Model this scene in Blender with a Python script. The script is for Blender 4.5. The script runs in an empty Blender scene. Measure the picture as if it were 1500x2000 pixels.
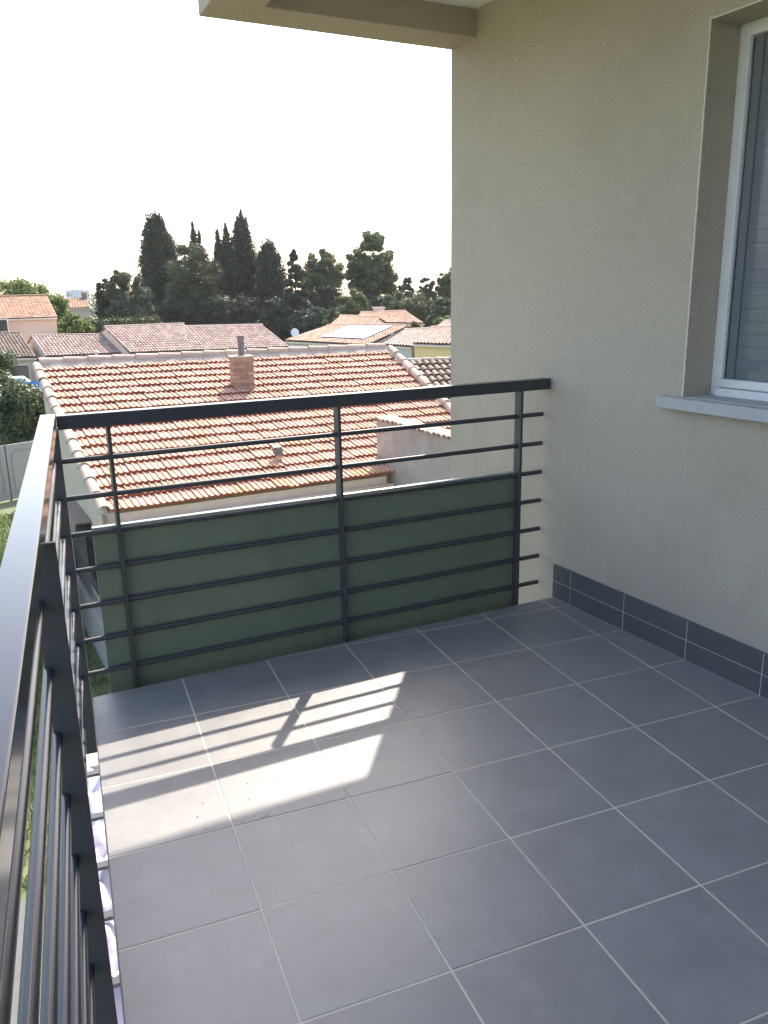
import bpy, math, random
import numpy as np
from mathutils import Vector, Matrix

random.seed(7)
RNG = np.random.default_rng(11)
scene = bpy.context.scene
COL = scene.collection
T = 1.0 / 3.0                                    # one floor tile, metres

# ------------------------------------------------------------------ camera
CAM = np.array([-1.962, -2.9396, 1.391])
ROT = np.array([[0.92991582, -0.36725490, -0.01950396],
                [0.11256666, 0.23373776, 0.96576157],
                [0.35012186, 0.90027246, -0.25869710]])   # right, up, forward
FPX = 1585.9
cam_data = bpy.data.cameras.new('camera')
cam_data.sensor_fit = 'VERTICAL'
cam_data.sensor_height = 24.0
cam_data.lens = FPX / 2000.0 * 24.0
cam_data.clip_start = 0.02
cam_data.clip_end = 4000.0
cam = bpy.data.objects.new('camera', cam_data)
COL.objects.link(cam)
m = Matrix.Identity(4)
for i in range(3):
    m[i][0] = ROT[0][i]; m[i][1] = ROT[1][i]; m[i][2] = -ROT[2][i]; m[i][3] = CAM[i]
cam.matrix_world = m
scene.camera = cam

# ------------------------------------------------------------------ sky, sun, exposure
SUN_EL = math.radians(45.6)
SUN_DIR = np.array([0.536 * math.cos(SUN_EL), 0.844 * math.cos(SUN_EL), math.sin(SUN_EL)])
world = bpy.data.worlds.new('World')
scene.world = world
world.use_nodes = True
wn = world.node_tree.nodes
wl = world.node_tree.links
wn.clear()
w_out = wn.new('ShaderNodeOutputWorld')
w_bg = wn.new('ShaderNodeBackground')
w_sky = wn.new('ShaderNodeTexSky')
w_sky.sky_type = 'NISHITA'
w_sky.sun_disc = False
w_sky.sun_elevation = SUN_EL
w_sky.sun_rotation = math.atan2(0.536, 0.844)
w_sky.altitude = 20
w_sky.air_density = 1.0
w_sky.dust_density = 2.8
w_sky.ozone_density = 0.4
w_bg.inputs['Strength'].default_value = 0.15
wl.new(w_sky.outputs[0], w_bg.inputs[0])
wl.new(w_bg.outputs[0], w_out.inputs[0])

sun_data = bpy.data.lights.new('sun', 'SUN')
sun_data.energy = 3.0
sun_data.angle = math.radians(0.55)
sun_data.color = (1.0, 0.91, 0.79)
sun = bpy.data.objects.new('sun', sun_data)
COL.objects.link(sun)
sun.rotation_euler = Vector(SUN_DIR).to_track_quat('Z', 'Y').to_euler()

vs = scene.view_settings
vs.view_transform = 'Standard'
vs.look = 'None'
vs.gamma = 1.0
vs.use_curve_mapping = False
vs.exposure = 1.85
scene.cycles.max_bounces = 8
scene.cycles.transparent_max_bounces = 8

# ------------------------------------------------------------------ helpers
def V(*a):
    return np.array(a, float)

def sight(px, py):
    d = ROT.T @ np.array([(px - 750) / FPX, (1000 - py) / FPX, 1.0])
    return d

def D(px, py, dist):
    """surveyed point: bearing of the photograph, horizontal distance in metres"""
    d = sight(px, py)
    return CAM + d * dist / math.hypot(d[0], d[1])

def G(px, py, z):
    d = sight(px, py)
    return CAM + d * (z - CAM[2]) / d[2]

def unit(v):
    v = np.array(v, float)
    return v / (np.linalg.norm(v) + 1e-12)

class MB:
    def __init__(self):
        self.v = []; self.f = []; self.s = []; self.r = []; self.lip = set()
    def add(self, verts, faces, smooth=False, rnd=0.0):
        o = len(self.v)
        self.v.extend([tuple(map(float, p)) for p in verts])
        for f in faces:
            self.f.append(tuple(i + o for i in f)); self.s.append(smooth); self.r.append(rnd)
        return self
    def obox(self, o, x, y, z, rnd=0.0):
        """box with corner o and edge vectors x, y, z"""
        o, x, y, z = (np.array(a, float) for a in (o, x, y, z))
        P = [o, o + x, o + x + y, o + y, o + z, o + x + z, o + x + y + z, o + y + z]
        F = [(0, 3, 2, 1), (4, 5, 6, 7), (0, 1, 5, 4), (1, 2, 6, 5), (2, 3, 7, 6), (3, 0, 4, 7)]
        if np.dot(np.cross(x, y), z) < 0:
            F = [tuple(reversed(f)) for f in F]
        return self.add(P, F, False, rnd)
    def box(self, x0, x1, y0, y1, z0, z1, rnd=0.0):
        return self.obox((x0, y0, z0), (x1 - x0, 0, 0), (0, y1 - y0, 0), (0, 0, z1 - z0), rnd)
    def tube(self, a, b, r0, r1=None, n=12, caps=True, smooth=True, rnd=0.0):
        a = np.array(a, float); b = np.array(b, float); r1 = r0 if r1 is None else r1
        d = unit(b - a); h = V(0, 0, 1) if abs(d[2]) < .9 else V(1, 0, 0)
        u = unit(np.cross(h, d)); w = np.cross(d, u)
        A = [a + r0 * (math.cos(2 * math.pi * k / n) * u + math.sin(2 * math.pi * k / n) * w) for k in range(n)]
        B = [b + r1 * (math.cos(2 * math.pi * k / n) * u + math.sin(2 * math.pi * k / n) * w) for k in range(n)]
        self.add(A + B, [(k, (k + 1) % n, n + (k + 1) % n, n + k) for k in range(n)], smooth, rnd)
        if caps:
            self.add(A, [tuple(reversed(range(n)))], False, rnd); self.add(B, [tuple(range(n))], False, rnd)
        return self
    def prism(self, poly, z0, z1, rnd=0.0):
        n = len(poly)
        area = sum(poly[i][0] * poly[(i + 1) % n][1] - poly[(i + 1) % n][0] * poly[i][1] for i in range(n))
        if area < 0: poly = poly[::-1]
        P = [(p[0], p[1], z0) for p in poly] + [(p[0], p[1], z1) for p in poly]
        F = [tuple(reversed(range(n))), tuple(range(n, 2 * n))] + [(i, (i + 1) % n, n + (i + 1) % n, n + i) for i in range(n)]
        return self.add(P, F, False, rnd)
    def mesh(self, name):
        me = bpy.data.meshes.new(name)
        me.from_pydata(self.v, [], self.f)
        me.polygons.foreach_set('use_smooth', self.s)
        at = me.attributes.new('rnd', 'FLOAT', 'FACE')
        at.data.foreach_set('value', self.r)
        me.update()
        return me
    def build(self, name, material, parent=None, bevel=0.0, seg=2):
        return link(name, self.mesh(name), material, parent, bevel, seg)

def link(name, me, material, parent=None, bevel=0.0, seg=2):
    o = bpy.data.objects.new(name, me)
    if material is not None and not me.materials:
        me.materials.append(material)
    COL.objects.link(o)
    if parent is not None:
        o.parent = parent
        o.matrix_parent_inverse = parent_world(parent).inverted()
    if bevel:
        b = o.modifiers.new('bevel', 'BEVEL'); b.width = bevel; b.segments = seg; b.limit_method = 'ANGLE'
    return o

def parent_world(o):
    mt = o.matrix_basis.copy()
    while o.parent is not None:
        mt = o.parent.matrix_basis @ o.matrix_parent_inverse @ mt if False else parent_world(o.parent) @ o.matrix_parent_inverse @ o.matrix_basis
        return mt
    return mt

def empty(name, loc, label=None, cat=None, group=None):
    o = bpy.data.objects.new(name, None)
    o.location = tuple(map(float, loc)); o.empty_display_size = .2
    COL.objects.link(o)
    tag(o, label, cat, group)
    return o

def tag(o, label=None, cat=None, group=None, kind=None):
    if label: o['label'] = label
    if cat: o['category'] = cat
    if group: o['group'] = group
    if kind: o['kind'] = kind
    return o

def place(name, me, material, parent, mat4):
    o = bpy.data.objects.new(name, me)
    if material is not None and not me.materials:
        me.materials.append(material)
    COL.objects.link(o)
    o.parent = parent
    o.matrix_parent_inverse = parent_world(parent).inverted()
    o.matrix_basis = mat4
    return o

def frame4(o, x, y, z, sx=1, sy=1, sz=1):
    mt = Matrix.Identity(4)
    for i in range(3):
        mt[i][0] = x[i] * sx; mt[i][1] = y[i] * sy; mt[i][2] = z[i] * sz; mt[i][3] = o[i]
    return mt

# ------------------------------------------------------------------ materials
def mat(name, c1, c2=None, rough=0.7, scale=6.0, detail=6.0, bump=0.0, bscale=80.0, bdist=0.004, vary=0.0, c3=None, c3scale=2.0,
        c3lo=.55, c3hi=.7, metallic=0.0, spec=0.5, coat=0.0, coat_rough=.05, translucent=0.0, obj_rnd=False, rough_var=0.0):
    """two-tone noise colour + optional third patchy tone + per-piece brightness variation + fine bump"""
    mt = bpy.data.materials.new(name); mt.use_nodes = True
    nt = mt.node_tree; N = nt.nodes; L = nt.links
    N.clear()
    out = N.new('ShaderNodeOutputMaterial'); bs = N.new('ShaderNodeBsdfPrincipled')
    bs.inputs['Roughness'].default_value = rough; bs.inputs['Metallic'].default_value = metallic
    bs.inputs['Specular IOR Level'].default_value = spec
    bs.inputs['Coat Weight'].default_value = coat; bs.inputs['Coat Roughness'].default_value = coat_rough
    tc = N.new('ShaderNodeTexCoord')
    c2 = c2 or c1
    geo = N.new('ShaderNodeNewGeometry')
    noise = N.new('ShaderNodeTexNoise'); noise.inputs['Scale'].default_value = scale; noise.inputs['Detail'].default_value = detail
    noise.inputs['Roughness'].default_value = .65
    L.new(geo.outputs['Position'], noise.inputs['Vector'])
    ramp = N.new('ShaderNodeMapRange'); ramp.inputs[1].default_value = .32; ramp.inputs[2].default_value = .68
    L.new(noise.outputs['Fac'], ramp.inputs[0])
    mix = N.new('ShaderNodeMix'); mix.data_type = 'RGBA'
    mix.inputs[6].default_value = (*c1, 1); mix.inputs[7].default_value = (*c2, 1)
    L.new(ramp.outputs[0], mix.inputs[0])
    cur = mix.outputs[2]
    if c3:
        n3 = N.new('ShaderNodeTexNoise'); n3.inputs['Scale'].default_value = c3scale; n3.inputs['Detail'].default_value = 8; n3.inputs['Roughness'].default_value = .7
        L.new(geo.outputs['Position'], n3.inputs['Vector'])
        r3 = N.new('ShaderNodeMapRange'); r3.inputs[1].default_value = c3lo; r3.inputs[2].default_value = c3hi
        L.new(n3.outputs['Fac'], r3.inputs[0])
        m3 = N.new('ShaderNodeMix'); m3.data_type = 'RGBA'; m3.inputs[7].default_value = (*c3, 1)
        L.new(r3.outputs[0], m3.inputs[0]); L.new(cur, m3.inputs[6]); cur = m3.outputs[2]
    if vary:
        at = N.new('ShaderNodeAttribute'); at.attribute_name = 'rnd'
        src = at.outputs['Fac']
        if obj_rnd:
            oi = N.new('ShaderNodeObjectInfo'); ad = N.new('ShaderNodeMath'); ad.operation = 'ADD'
            L.new(oi.outputs['Random'], ad.inputs[0]); L.new(src, ad.inputs[1])
            fr = N.new('ShaderNodeMath'); fr.operation = 'FRACT'; L.new(ad.outputs[0], fr.inputs[0]); src = fr.outputs[0]
        mr = N.new('ShaderNodeMapRange'); mr.inputs[3].default_value = 1 - vary; mr.inputs[4].default_value = 1 + vary
        L.new(src, mr.inputs[0])
        hs = N.new('ShaderNodeHueSaturation'); L.new(mr.outputs[0], hs.inputs['Value']); L.new(cur, hs.inputs['Color'])
        h2 = N.new('ShaderNodeMath'); h2.operation = 'MULTIPLY'; h2.inputs[1].default_value = 7.31; L.new(src, h2.inputs[0])
        h3 = N.new('ShaderNodeMath'); h3.operation = 'FRACT'; L.new(h2.outputs[0], h3.inputs[0])
        hr = N.new('ShaderNodeMapRange'); hr.inputs[3].default_value = .5 - vary * .05; hr.inputs[4].default_value = .5 + vary * .05
        L.new(h3.outputs[0], hr.inputs[0]); L.new(hr.outputs[0], hs.inputs['Hue'])
        cur = hs.outputs[0]
    L.new(cur, bs.inputs['Base Color'])
    if rough_var:
        rr = N.new('ShaderNodeMapRange'); rr.inputs[3].default_value = max(.02, rough - rough_var); rr.inputs[4].default_value = rough + rough_var
        L.new(noise.outputs['Fac'], rr.inputs[0]); L.new(rr.outputs[0], bs.inputs['Roughness'])
    if bump:
        nb = N.new('ShaderNodeTexNoise'); nb.inputs['Scale'].default_value = bscale; nb.inputs['Detail'].default_value = 4
        L.new(geo.outputs['Position'], nb.inputs['Vector'])
        bp = N.new('ShaderNodeBump'); bp.inputs['Strength'].default_value = bump; bp.inputs['Distance'].default_value = bdist
        L.new(nb.outputs['Fac'], bp.inputs['Height']); L.new(bp.outputs[0], bs.inputs['Normal'])
    if translucent:
        tr = N.new('ShaderNodeBsdfTranslucent'); L.new(cur, tr.inputs['Color'])
        ms = N.new('ShaderNodeMixShader'); ms.inputs[0].default_value = translucent
        L.new(bs.outputs[0], ms.inputs[1]); L.new(tr.outputs[0], ms.inputs[2]); L.new(ms.outputs[0], out.inputs[0])
    else:
        L.new(bs.outputs[0], out.inputs[0])
    return mt

M = {}
M['tile'] = mat('floor_tile_stone', (.196, .189, .185), (.226, .219, .214), rough=.4, scale=9, bump=.25, bscale=330, bdist=.0012, vary=.06, obj_rnd=True,
                c3=(.255, .246, .236), c3scale=5.5, c3lo=.5, c3hi=.75, rough_var=.06)
M['skirt'] = mat('skirting_tile_stone', (.075, .072, .076), (.092, .089, .093), rough=.5, scale=9, bump=.1, bscale=260, bdist=.001, vary=.07, obj_rnd=True)
M['grout'] = mat('grout', (.56, .51, .42), (.46, .41, .32), rough=.9, scale=9, c3=(.2, .15, .09), c3scale=1.1, c3lo=.54, c3hi=.7)
M['skgrout'] = mat('skirting_grout', (.55, .54, .52), (.48, .47, .45), rough=.9, scale=12)
M['stucco'] = mat('stucco', (.465, .4, .32), (.6, .52, .425), rough=.95, scale=190, detail=2, bump=1.0, bscale=210, bdist=.011, c3=(.45, .385, .31), c3scale=1.1, c3lo=.48, c3hi=.7, spec=.2)
M['bead'] = mat('render_bead', (.62, .56, .47), (.58, .52, .43), rough=.9, scale=20)
M['ceiling'] = mat('ceiling_paint', (.74, .72, .69), (.7, .68, .65), rough=.9, scale=20, bump=.3, bscale=300, bdist=.002)
M['concrete'] = mat('concrete', (.3, .285, .25), (.24, .225, .195), rough=.9, scale=7, bump=.5, bscale=60)
M['metal'] = mat('anthracite_paint', (.047, .048, .054), (.056, .057, .063), rough=.2, scale=30, spec=.3, coat=.0, coat_rough=.08, rough_var=.03)
M['metalrail'] = mat('anthracite_paint_rail', (.034, .036, .044), (.042, .044, .052), rough=.3, scale=30, spec=.45)
M['metalmatt'] = mat('anthracite_paint_satin', (.05, .05, .056), (.06, .06, .066), rough=.5, scale=30, spec=.35)
M['panel'] = mat('green_panel', (.135, .157, .108), (.156, .18, .124), rough=.34, scale=3, bump=.05, bscale=300, bdist=.0005, c3=(.112, .135, .1), c3scale=2.2)
M['panelcap'] = mat('panel_edge_trim', (.3, .34, .3), (.24, .27, .24), rough=.35, scale=14)
M['white'] = mat('white_frame', (.72, .71, .7), (.67, .66, .65), rough=.35, scale=10)
M['sill'] = mat('sill_stone', (.42, .41, .41), (.36, .35, .35), rough=.8, scale=25, bump=.3, bscale=200, bdist=.002)
M['blind'] = mat('blind_fabric', (.33, .315, .32), (.38, .365, .37), rough=.9, scale=3)
M['rubber'] = mat('dark_seal', (.03, .03, .035), rough=.6)
M['terracotta'] = mat('terracotta_tile', (.42, .205, .135), (.57, .365, .27), rough=.85, scale=7, detail=9, bump=.4, bscale=90, bdist=.004, vary=.15, obj_rnd=True,
                      c3=(.36, .21, .07), c3scale=2.3, c3lo=.5, c3hi=.72)
M['terrashade'] = mat('terracotta_shaded_edge', (.27, .075, .045), (.33, .11, .06), rough=.9, scale=10)  # shade of the tile row edges put into the colour as darker red
M['cap'] = mat('weathered_cap_tile', (.38, .275, .21), (.48, .38, .3), rough=.9, scale=8, bump=.4, bscale=70, vary=.14, obj_rnd=True, c3=(.3, .22, .17), c3scale=4, c3lo=.55, c3hi=.75)
M['mortar'] = mat('mortar', (.36, .29, .23), (.46, .385, .31), rough=.95, scale=6, bump=.6, bscale=45, c3=(.25, .2, .17), c3scale=3, c3lo=.52, c3hi=.7)
M['canal'] = mat('canal_tile', (.36, .2, .135), (.48, .32, .23), rough=.9, scale=3, vary=.3, obj_rnd=True, c3=(.3, .2, .15), c3scale=1.5, c3lo=.5, c3hi=.75)
M['canalpink'] = mat('canal_tile_pink', (.33, .225, .18), (.44, .32, .27), rough=.9, scale=3, vary=.25, obj_rnd=True, c3=(.26, .19, .16), c3scale=.8)
M['canaldark'] = mat('canal_tile_dark', (.15, .1, .072), (.26, .19, .145), rough=.9, scale=4, vary=.3, obj_rnd=True, c3=(.1, .08, .065), c3scale=3, c3lo=.48, c3hi=.65)
M['brown_tile'] = mat('brown_flat_tile', (.27, .145, .085), (.36, .215, .135), rough=.9, scale=3, vary=.3, obj_rnd=True)
M['brick'] = mat('chimney_brick', (.27, .15, .10), (.37, .235, .165), rough=.9, scale=14, vary=.2, obj_rnd=True, bump=.5, bscale=90)
M['zinc'] = mat('zinc', (.36, .38, .4), (.28, .29, .3), rough=.45, scale=9, metallic=.6)
M['lead'] = mat('grey_pipe', (.13, .115, .1), (.2, .18, .155), rough=.8, scale=16)
M['cream'] = mat('cream_render', (.56, .42, .235), (.62, .48, .28), rough=.95, scale=3, bump=.5, bscale=120, bdist=.005)
M['greyrender'] = mat('grey_render', (.30, .255, .215), (.40, .345, .295), rough=.95, scale=2.2, detail=9, bump=.6, bscale=80, bdist=.006, c3=(.5, .45, .4), c3scale=1.3, c3lo=.56, c3hi=.72)
M['gable'] = mat('gable_render', (.44, .385, .29), (.5, .44, .34), rough=.95, scale=40, bump=.8, bscale=130, bdist=.006)
M['beige'] = mat('beige_fascia', (.58, .46, .36), (.64, .53, .43), rough=.8, scale=5)
M['pinkwall'] = mat('pink_render', (.6, .43, .33), (.66, .49, .38), rough=.95, scale=2)
M['tanwall'] = mat('tan_render', (.55, .45, .35), (.6, .5, .4), rough=.95, scale=2)
M['yellow'] = mat('yellow_render', (.72, .52, .24), (.76, .57, .29), rough=.95, scale=2)
M['greywall'] = mat('pale_grey_render', (.55, .53, .51), (.6, .58, .56), rough=.95, scale=2)
M['glassdark'] = mat('dark_window_glass', (.03, .035, .04), rough=.08, spec=.6)
M['solar'] = mat('solar_cell', (.03, .095, .25), (.04, .11, .28), rough=.5, scale=2, spec=.2)
M['iron'] = mat('grille_iron', (.10, .085, .08), (.16, .13, .12), rough=.7, scale=20)
M['rust'] = mat('rusty_sheet', (.17, .13, .10), (.24, .18, .13), rough=.8, scale=8)
M['gate'] = mat('grey_gate_paint', (.25, .25, .25), (.3, .3, .3), rough=.5, scale=3)
M['canvas'] = mat('white_canvas', (.6, .56, .64), (.54, .5, .6), rough=.9, scale=4, translucent=.15)
M['bluetarp'] = mat('blue_tarpaulin', (.03, .2, .62), (.04, .26, .7), rough=.5, scale=3)
M['greysheet'] = mat('grey_sheet', (.4, .4, .39), (.5, .5, .48), rough=.7, scale=3)
M['tower'] = mat('tower_concrete', (.5, .54, .6), (.46, .5, .57), rough=.8, scale=.1)
M['bark'] = mat('bark', (.09, .07, .05), (.15, .12, .09), rough=.95, scale=5, bump=.6, bscale=20, bdist=.03)
M['paving'] = mat('paving', (.09, .092, .095), (.12, .12, .12), rough=.95, scale=2, bump=.4, bscale=30)

def leafmat(name, dark, light, translucent=.25, rough=.6):
    mt = bpy.data.materials.new(name); mt.use_nodes = True
    N = mt.node_tree.nodes; L = mt.node_tree.links; N.clear()
    out = N.new('ShaderNodeOutputMaterial'); bs = N.new('ShaderNodeBsdfPrincipled'); bs.inputs['Roughness'].default_value = rough
    bs.inputs['Specular IOR Level'].default_value = .3
    at = N.new('ShaderNodeAttribute'); at.attribute_name = 'rnd'
    mx = N.new('ShaderNodeMix'); mx.data_type = 'RGBA'; mx.inputs[6].default_value = (*dark, 1); mx.inputs[7].default_value = (*light, 1)
    L.new(at.outputs['Fac'], mx.inputs[0]); L.new(mx.outputs[2], bs.inputs['Base Color'])
    tr = N.new('ShaderNodeBsdfTranslucent'); L.new(mx.outputs[2], tr.inputs['Color'])
    ms = N.new('ShaderNodeMixShader'); ms.inputs[0].default_value = translucent
    L.new(bs.outputs[0], ms.inputs[1]); L.new(tr.outputs[0], ms.inputs[2]); L.new(ms.outputs[0], out.inputs[0])
    return mt

LF = {
 'cypress': leafmat('cypress_leaf', (.03, .036, .022), (.066, .075, .038), .1),
 'cypress2': leafmat('cypress_leaf_green', (.044, .054, .026), (.105, .118, .045), .15),
 'pine': leafmat('pine_needle', (.045, .06, .028), (.15, .185, .07), .3),
 'fir': leafmat('fir_needle', (.03, .037, .023), (.066, .076, .04), .12),
 'bright': leafmat('bright_leaf', (.075, .11, .03), (.2, .26, .08), .35),
 'olive': leafmat('olive_leaf', (.06, .075, .035), (.17, .19, .085), .3),
 'grey': leafmat('grey_green_leaf', (.055, .07, .045), (.125, .148, .09), .22),
 'bush': leafmat('bush_leaf', (.05, .068, .032), (.15, .18, .085), .25, .45),
 'flower': leafmat('flowering_leaf', (.08, .13, .04), (.24, .3, .12), .3),
 'grass': leafmat('grass_blade', (.07, .105, .03), (.19, .24, .085), .3),
 'far': leafmat('far_leaf', (.07, .1, .07), (.12, .15, .1), .1),
}

GR = -4.3                                         # ground level below the balcony floor

# ================================================================== SETTING
g = MB(); g.add([(-1500, -400, GR), (1500, -400, GR), (1500, 2500, GR), (-1500, 2500, GR)], [(0, 1, 2, 3)])
M['ground'] = mat('dry_ground', (.15, .15, .085), (.1, .13, .05), rough=1.0, scale=.35, detail=9, c3=(.28, .25, .18), c3scale=.08, bump=.5, bscale=8, bdist=.05)
tag(g.build('ground', M['ground']), kind='structure')
g = MB(); g.box(-4.2, -2.02, -9, 4.6, GR + .002, GR + .05)
tag(g.build('path', M['paving']), kind='structure')

# ---- balcony geometry, metres (the slab is not square to the wall)
def wall_x(y): return .0912 - .113 * y
WD = unit((.113, -1.0, 0)); WN = unit((-1.0, -.113, 0))     # along the wall towards the camera / out of its face
def edge_y(x): return .1163 + .0835 * (x - .0775)           # far edge of the floor
FX = -1.989                                                   # left edge of the floor
YB = -5.2

def clip(poly, a, b, c):
    """keep a*x+b*y<=c"""
    out = []
    for i in range(len(poly)):
        p, r = poly[i], poly[(i + 1) % len(poly)]
        dp = a * p[0] + b * p[1] - c; dr = a * r[0] + b * r[1] - c
        if dp <= 0: out.append(p)
        if (dp < 0) != (dr < 0) and abs(dp - dr) > 1e-12:
            t = dp / (dp - dr); out.append((p[0] + t * (r[0] - p[0]), p[1] + t * (r[1] - p[1])))
    return out

gb = MB()
corner = [(FX, edge_y(FX)), (wall_x(.123) , edge_y(.0775)), (wall_x(YB), YB), (FX, YB)]
gb.prism([(x, y) for x, y in corner], -.03, -.0009)
floor = tag(gb.build('balcony_floor', M['grout']), kind='structure')
sl = MB()
sl.prism([(FX - .004, edge_y(FX) + .004), (wall_x(.123), edge_y(.0775) + .004), (wall_x(YB), YB), (FX - .004, YB)], -.26, -.031)
sl.build('slab_edge', M['concrete'], floor)
gw = .005 / 2
for ci in range(-1, 7):
    for ri in range(-1, 16):
        x1 = -ci * T - gw; x0 = -(ci + 1) * T + gw; y1 = -(ri) * T - gw; y0 = -(ri + 1) * T + gw
        poly = [(x0, y0), (x1, y0), (x1, y1), (x0, y1)]
        poly = clip(poly, -1, 0, -(FX))                                      # x >= FX
        if poly: poly = clip(poly, -.0835, 1, .1163 - .0835 * .0775)          # y <= edge
        if poly: poly = clip(poly, 1, .113, .0912 - .004)                     # x <= wall
        if len(poly) < 3: continue
        ar = abs(sum(poly[i][0] * poly[(i + 1) % len(poly)][1] - poly[(i + 1) % len(poly)][0] * poly[i][1] for i in range(len(poly)))) / 2
        if ar < 2e-4: continue
        tb = MB(); tb.prism(poly, -.002, .0 + random.uniform(-.0006, .0006))
        tb.build('floor_tile', M['tile'], floor, bevel=.0012, seg=1)

# ---- own building: wall with window, overhang
apt = empty('apartment_building', (0.0, 0.0, GR), 'beige roughcast apartment wall with overhang rising beside the tiled balcony', 'building')
Y_FAR = 1.017
W0 = V(wall_x(Y_FAR), Y_FAR, 0)                     # far edge of the wall at floor level
def wpt(s, z, out=0.0):                             # s metres along the wall from its far edge
    return W0 + WD * s + WN * out + V(0, 0, z)
def s_of_y(y): return (Y_FAR - y) / -WD[1]
S1, S2 = s_of_y(-.556), s_of_y(-.556) + 1.25
Z1, Z2 = 1.005, 2.243
SE = s_of_y(-6.0)
ZT = 3.1
wb = MB()
ss = [0, S1, S2, SE]; zz = [GR, Z1, Z2, ZT]
for i in range(3):
    for j in range(3):
        if i == 1 and j == 1: continue
        wb.add([wpt(ss[i], zz[j]), wpt(ss[i], zz[j + 1]), wpt(ss[i + 1], zz[j + 1]), wpt(ss[i + 1], zz[j])], [(0, 1, 2, 3)])
RD = .165
for a, b in (((S1, Z1), (S1, Z2)), ((S1, Z2), (S2, Z2)), ((S2, Z2), (S2, Z1)), ((S2, Z1), (S1, Z1))):
    wb.add([wpt(*a), wpt(*b), wpt(*b, -RD), wpt(*a, -RD)], [(0, 3, 2, 1)])
# far return, back and top
B0 = W0 - WN * 4
wb.add([wpt(0, GR), wpt(0, ZT), wpt(0, ZT, -4), wpt(0, GR, -4)], [(0, 3, 2, 1)])
wb.add([wpt(0, ZT), wpt(SE, ZT), wpt(SE, ZT, -4), wpt(0, ZT, -4)], [(0, 1, 2, 3)])
wall = wb.build('wall', M['stucco'], apt)
wr = MB(); wr.box(-1.25, wall_x(-4.9) + .3, -5.25, -4.9, GR, ZT); wr.build('rear_wall', M['stucco'], apt)
cb = MB()
cb.obox(wpt(S1, Z1, -.002) - WD * .004, WD * .005, V(0, 0, Z2 - Z1 + .004), WN * .005)
cb.obox(wpt(S1 + .001, Z2 - .001, -.002), WD * (S2 - S1), V(0, 0, .005), WN * .005)
cb.build('corner_bead', M['bead'], wall)
# skirting: two courses
js = [s_of_y(y) for y in (.122, 0, -T, -2 * T, -3 * T, -4 * T, -5 * T, -6 * T, -7 * T, -8 * T, -9 * T)]
sg = MB(); sg.obox(wpt(js[0] + .001, .0, .0), WD * (js[-1] - js[0]), V(0, 0, .161), WN * .0075); sg.build('skirting_bed', M['skgrout'], wall)
for k in range(len(js) - 1):
    for c in range(2):
        tb = MB(); z0 = .0018 + c * .0818
        tb.obox(wpt(js[k] + .0018, z0, .0), WD * (js[k + 1] - js[k] - .0036), V(0, 0, .0795 - (0 if c == 0 else -.001)), WN * .0095)
        tb.build('skirting_tile', M['skirt'], wall, bevel=.001, seg=1)
# window
win = empty('window', wpt(S1, Z1)); win.parent = apt; win.matrix_parent_inverse = parent_world(apt).inverted()
fb = MB(); fw = .042; fd = .024
def wbar(mb, s0, s1, z0, z1, o0, o1):
    mb.obox(wpt(s0, z0, o0), WD * (s1 - s0), V(0, 0, z1 - z0), WN * (o1 - o0))
wbar(fb, S1, S1 + fw, Z1, Z2, -RD + .0, -RD + fd)
wbar(fb, S1 + fw, S2, Z2 - fw, Z2, -RD, -RD + fd)
wbar(fb, S1 + fw, S2, Z1, Z1 + .03, -RD, -RD + fd + .03)
fb.build('frame', M['white'], win, bevel=.003)
fb = MB()
wbar(fb, S1 + fw + .002, S2, Z1 + .032, Z1 + .062, -RD + .002, -RD + .03)
fb.build('sash', M['white'], win, bevel=.002)
gl = MB(); gl.obox(wpt(S1 + fw + .001, Z1 + .06, -RD + .006), WD * (S2 - S1 - fw - .01), V(0, 0, Z2 - Z1 - .11), WN * .004)
mg = bpy.data.materials.new('window_pane'); mg.use_nodes = True
N = mg.node_tree.nodes; L = mg.node_tree.links; N.clear()
o_ = N.new('ShaderNodeOutputMaterial'); tr_ = N.new('ShaderNodeBsdfTransparent'); tr_.inputs[0].default_value = (.86, .88, .9, 1)
gs_ = N.new('ShaderNodeBsdfGlossy'); gs_.inputs['Roughness'].default_value = .02; fr_ = N.new('ShaderNodeFresnel'); fr_.inputs[0].default_value = 1.3
mx_ = N.new('ShaderNodeMixShader'); L.new(fr_.outputs[0], mx_.inputs[0]); L.new(tr_.outputs[0], mx_.inputs[1]); L.new(gs_.outputs[0], mx_.inputs[2]); L.new(mx_.outputs[0], o_.inputs[0])
gl.build('pane', mg, win)
bl = MB()                                            # roller blind with faint horizontal ribs
nrib = 26
for k in range(nrib):
    z0 = Z1 + .045 + k * (Z2 - Z1 - .08) / nrib; z1 = z0 + (Z2 - Z1 - .08) / nrib - .0006
    bl.obox(wpt(S1 + .078, z0, -RD - .02), WD * (S2 - S1 - .078), V(0, 0, z1 - z0), WN * .012)
bl.build('roller_shutter', M['blind'], win, bevel=.0008, seg=1)
bl = MB(); wbar(bl, S1 + .042, S1 + .076, Z1 + .03, Z2, -RD - .03, -RD - .002); bl.build('shutter_guide', M['blind'], win, bevel=.003)
ib = MB(); wbar(ib, S1 - .05, S2 + .05, Z1 - .1, Z2 + .1, -RD - .11, -RD - .08); ib.build('backing', M['rubber'], win)
sb = MB(); sb.obox(wpt(S1 - .088, Z1 - .043, -.004), WD * (S2 - S1 + .17), V(0, 0, .043), WN * .052); sb.obox(wpt(S1 + .002, Z1 - .043, -RD + .002), WD * (S2 - S1 - .004), V(0, 0, .046), WN * (RD - .004))
sb.build('sill', M['sill'], win, bevel=.004)

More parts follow.
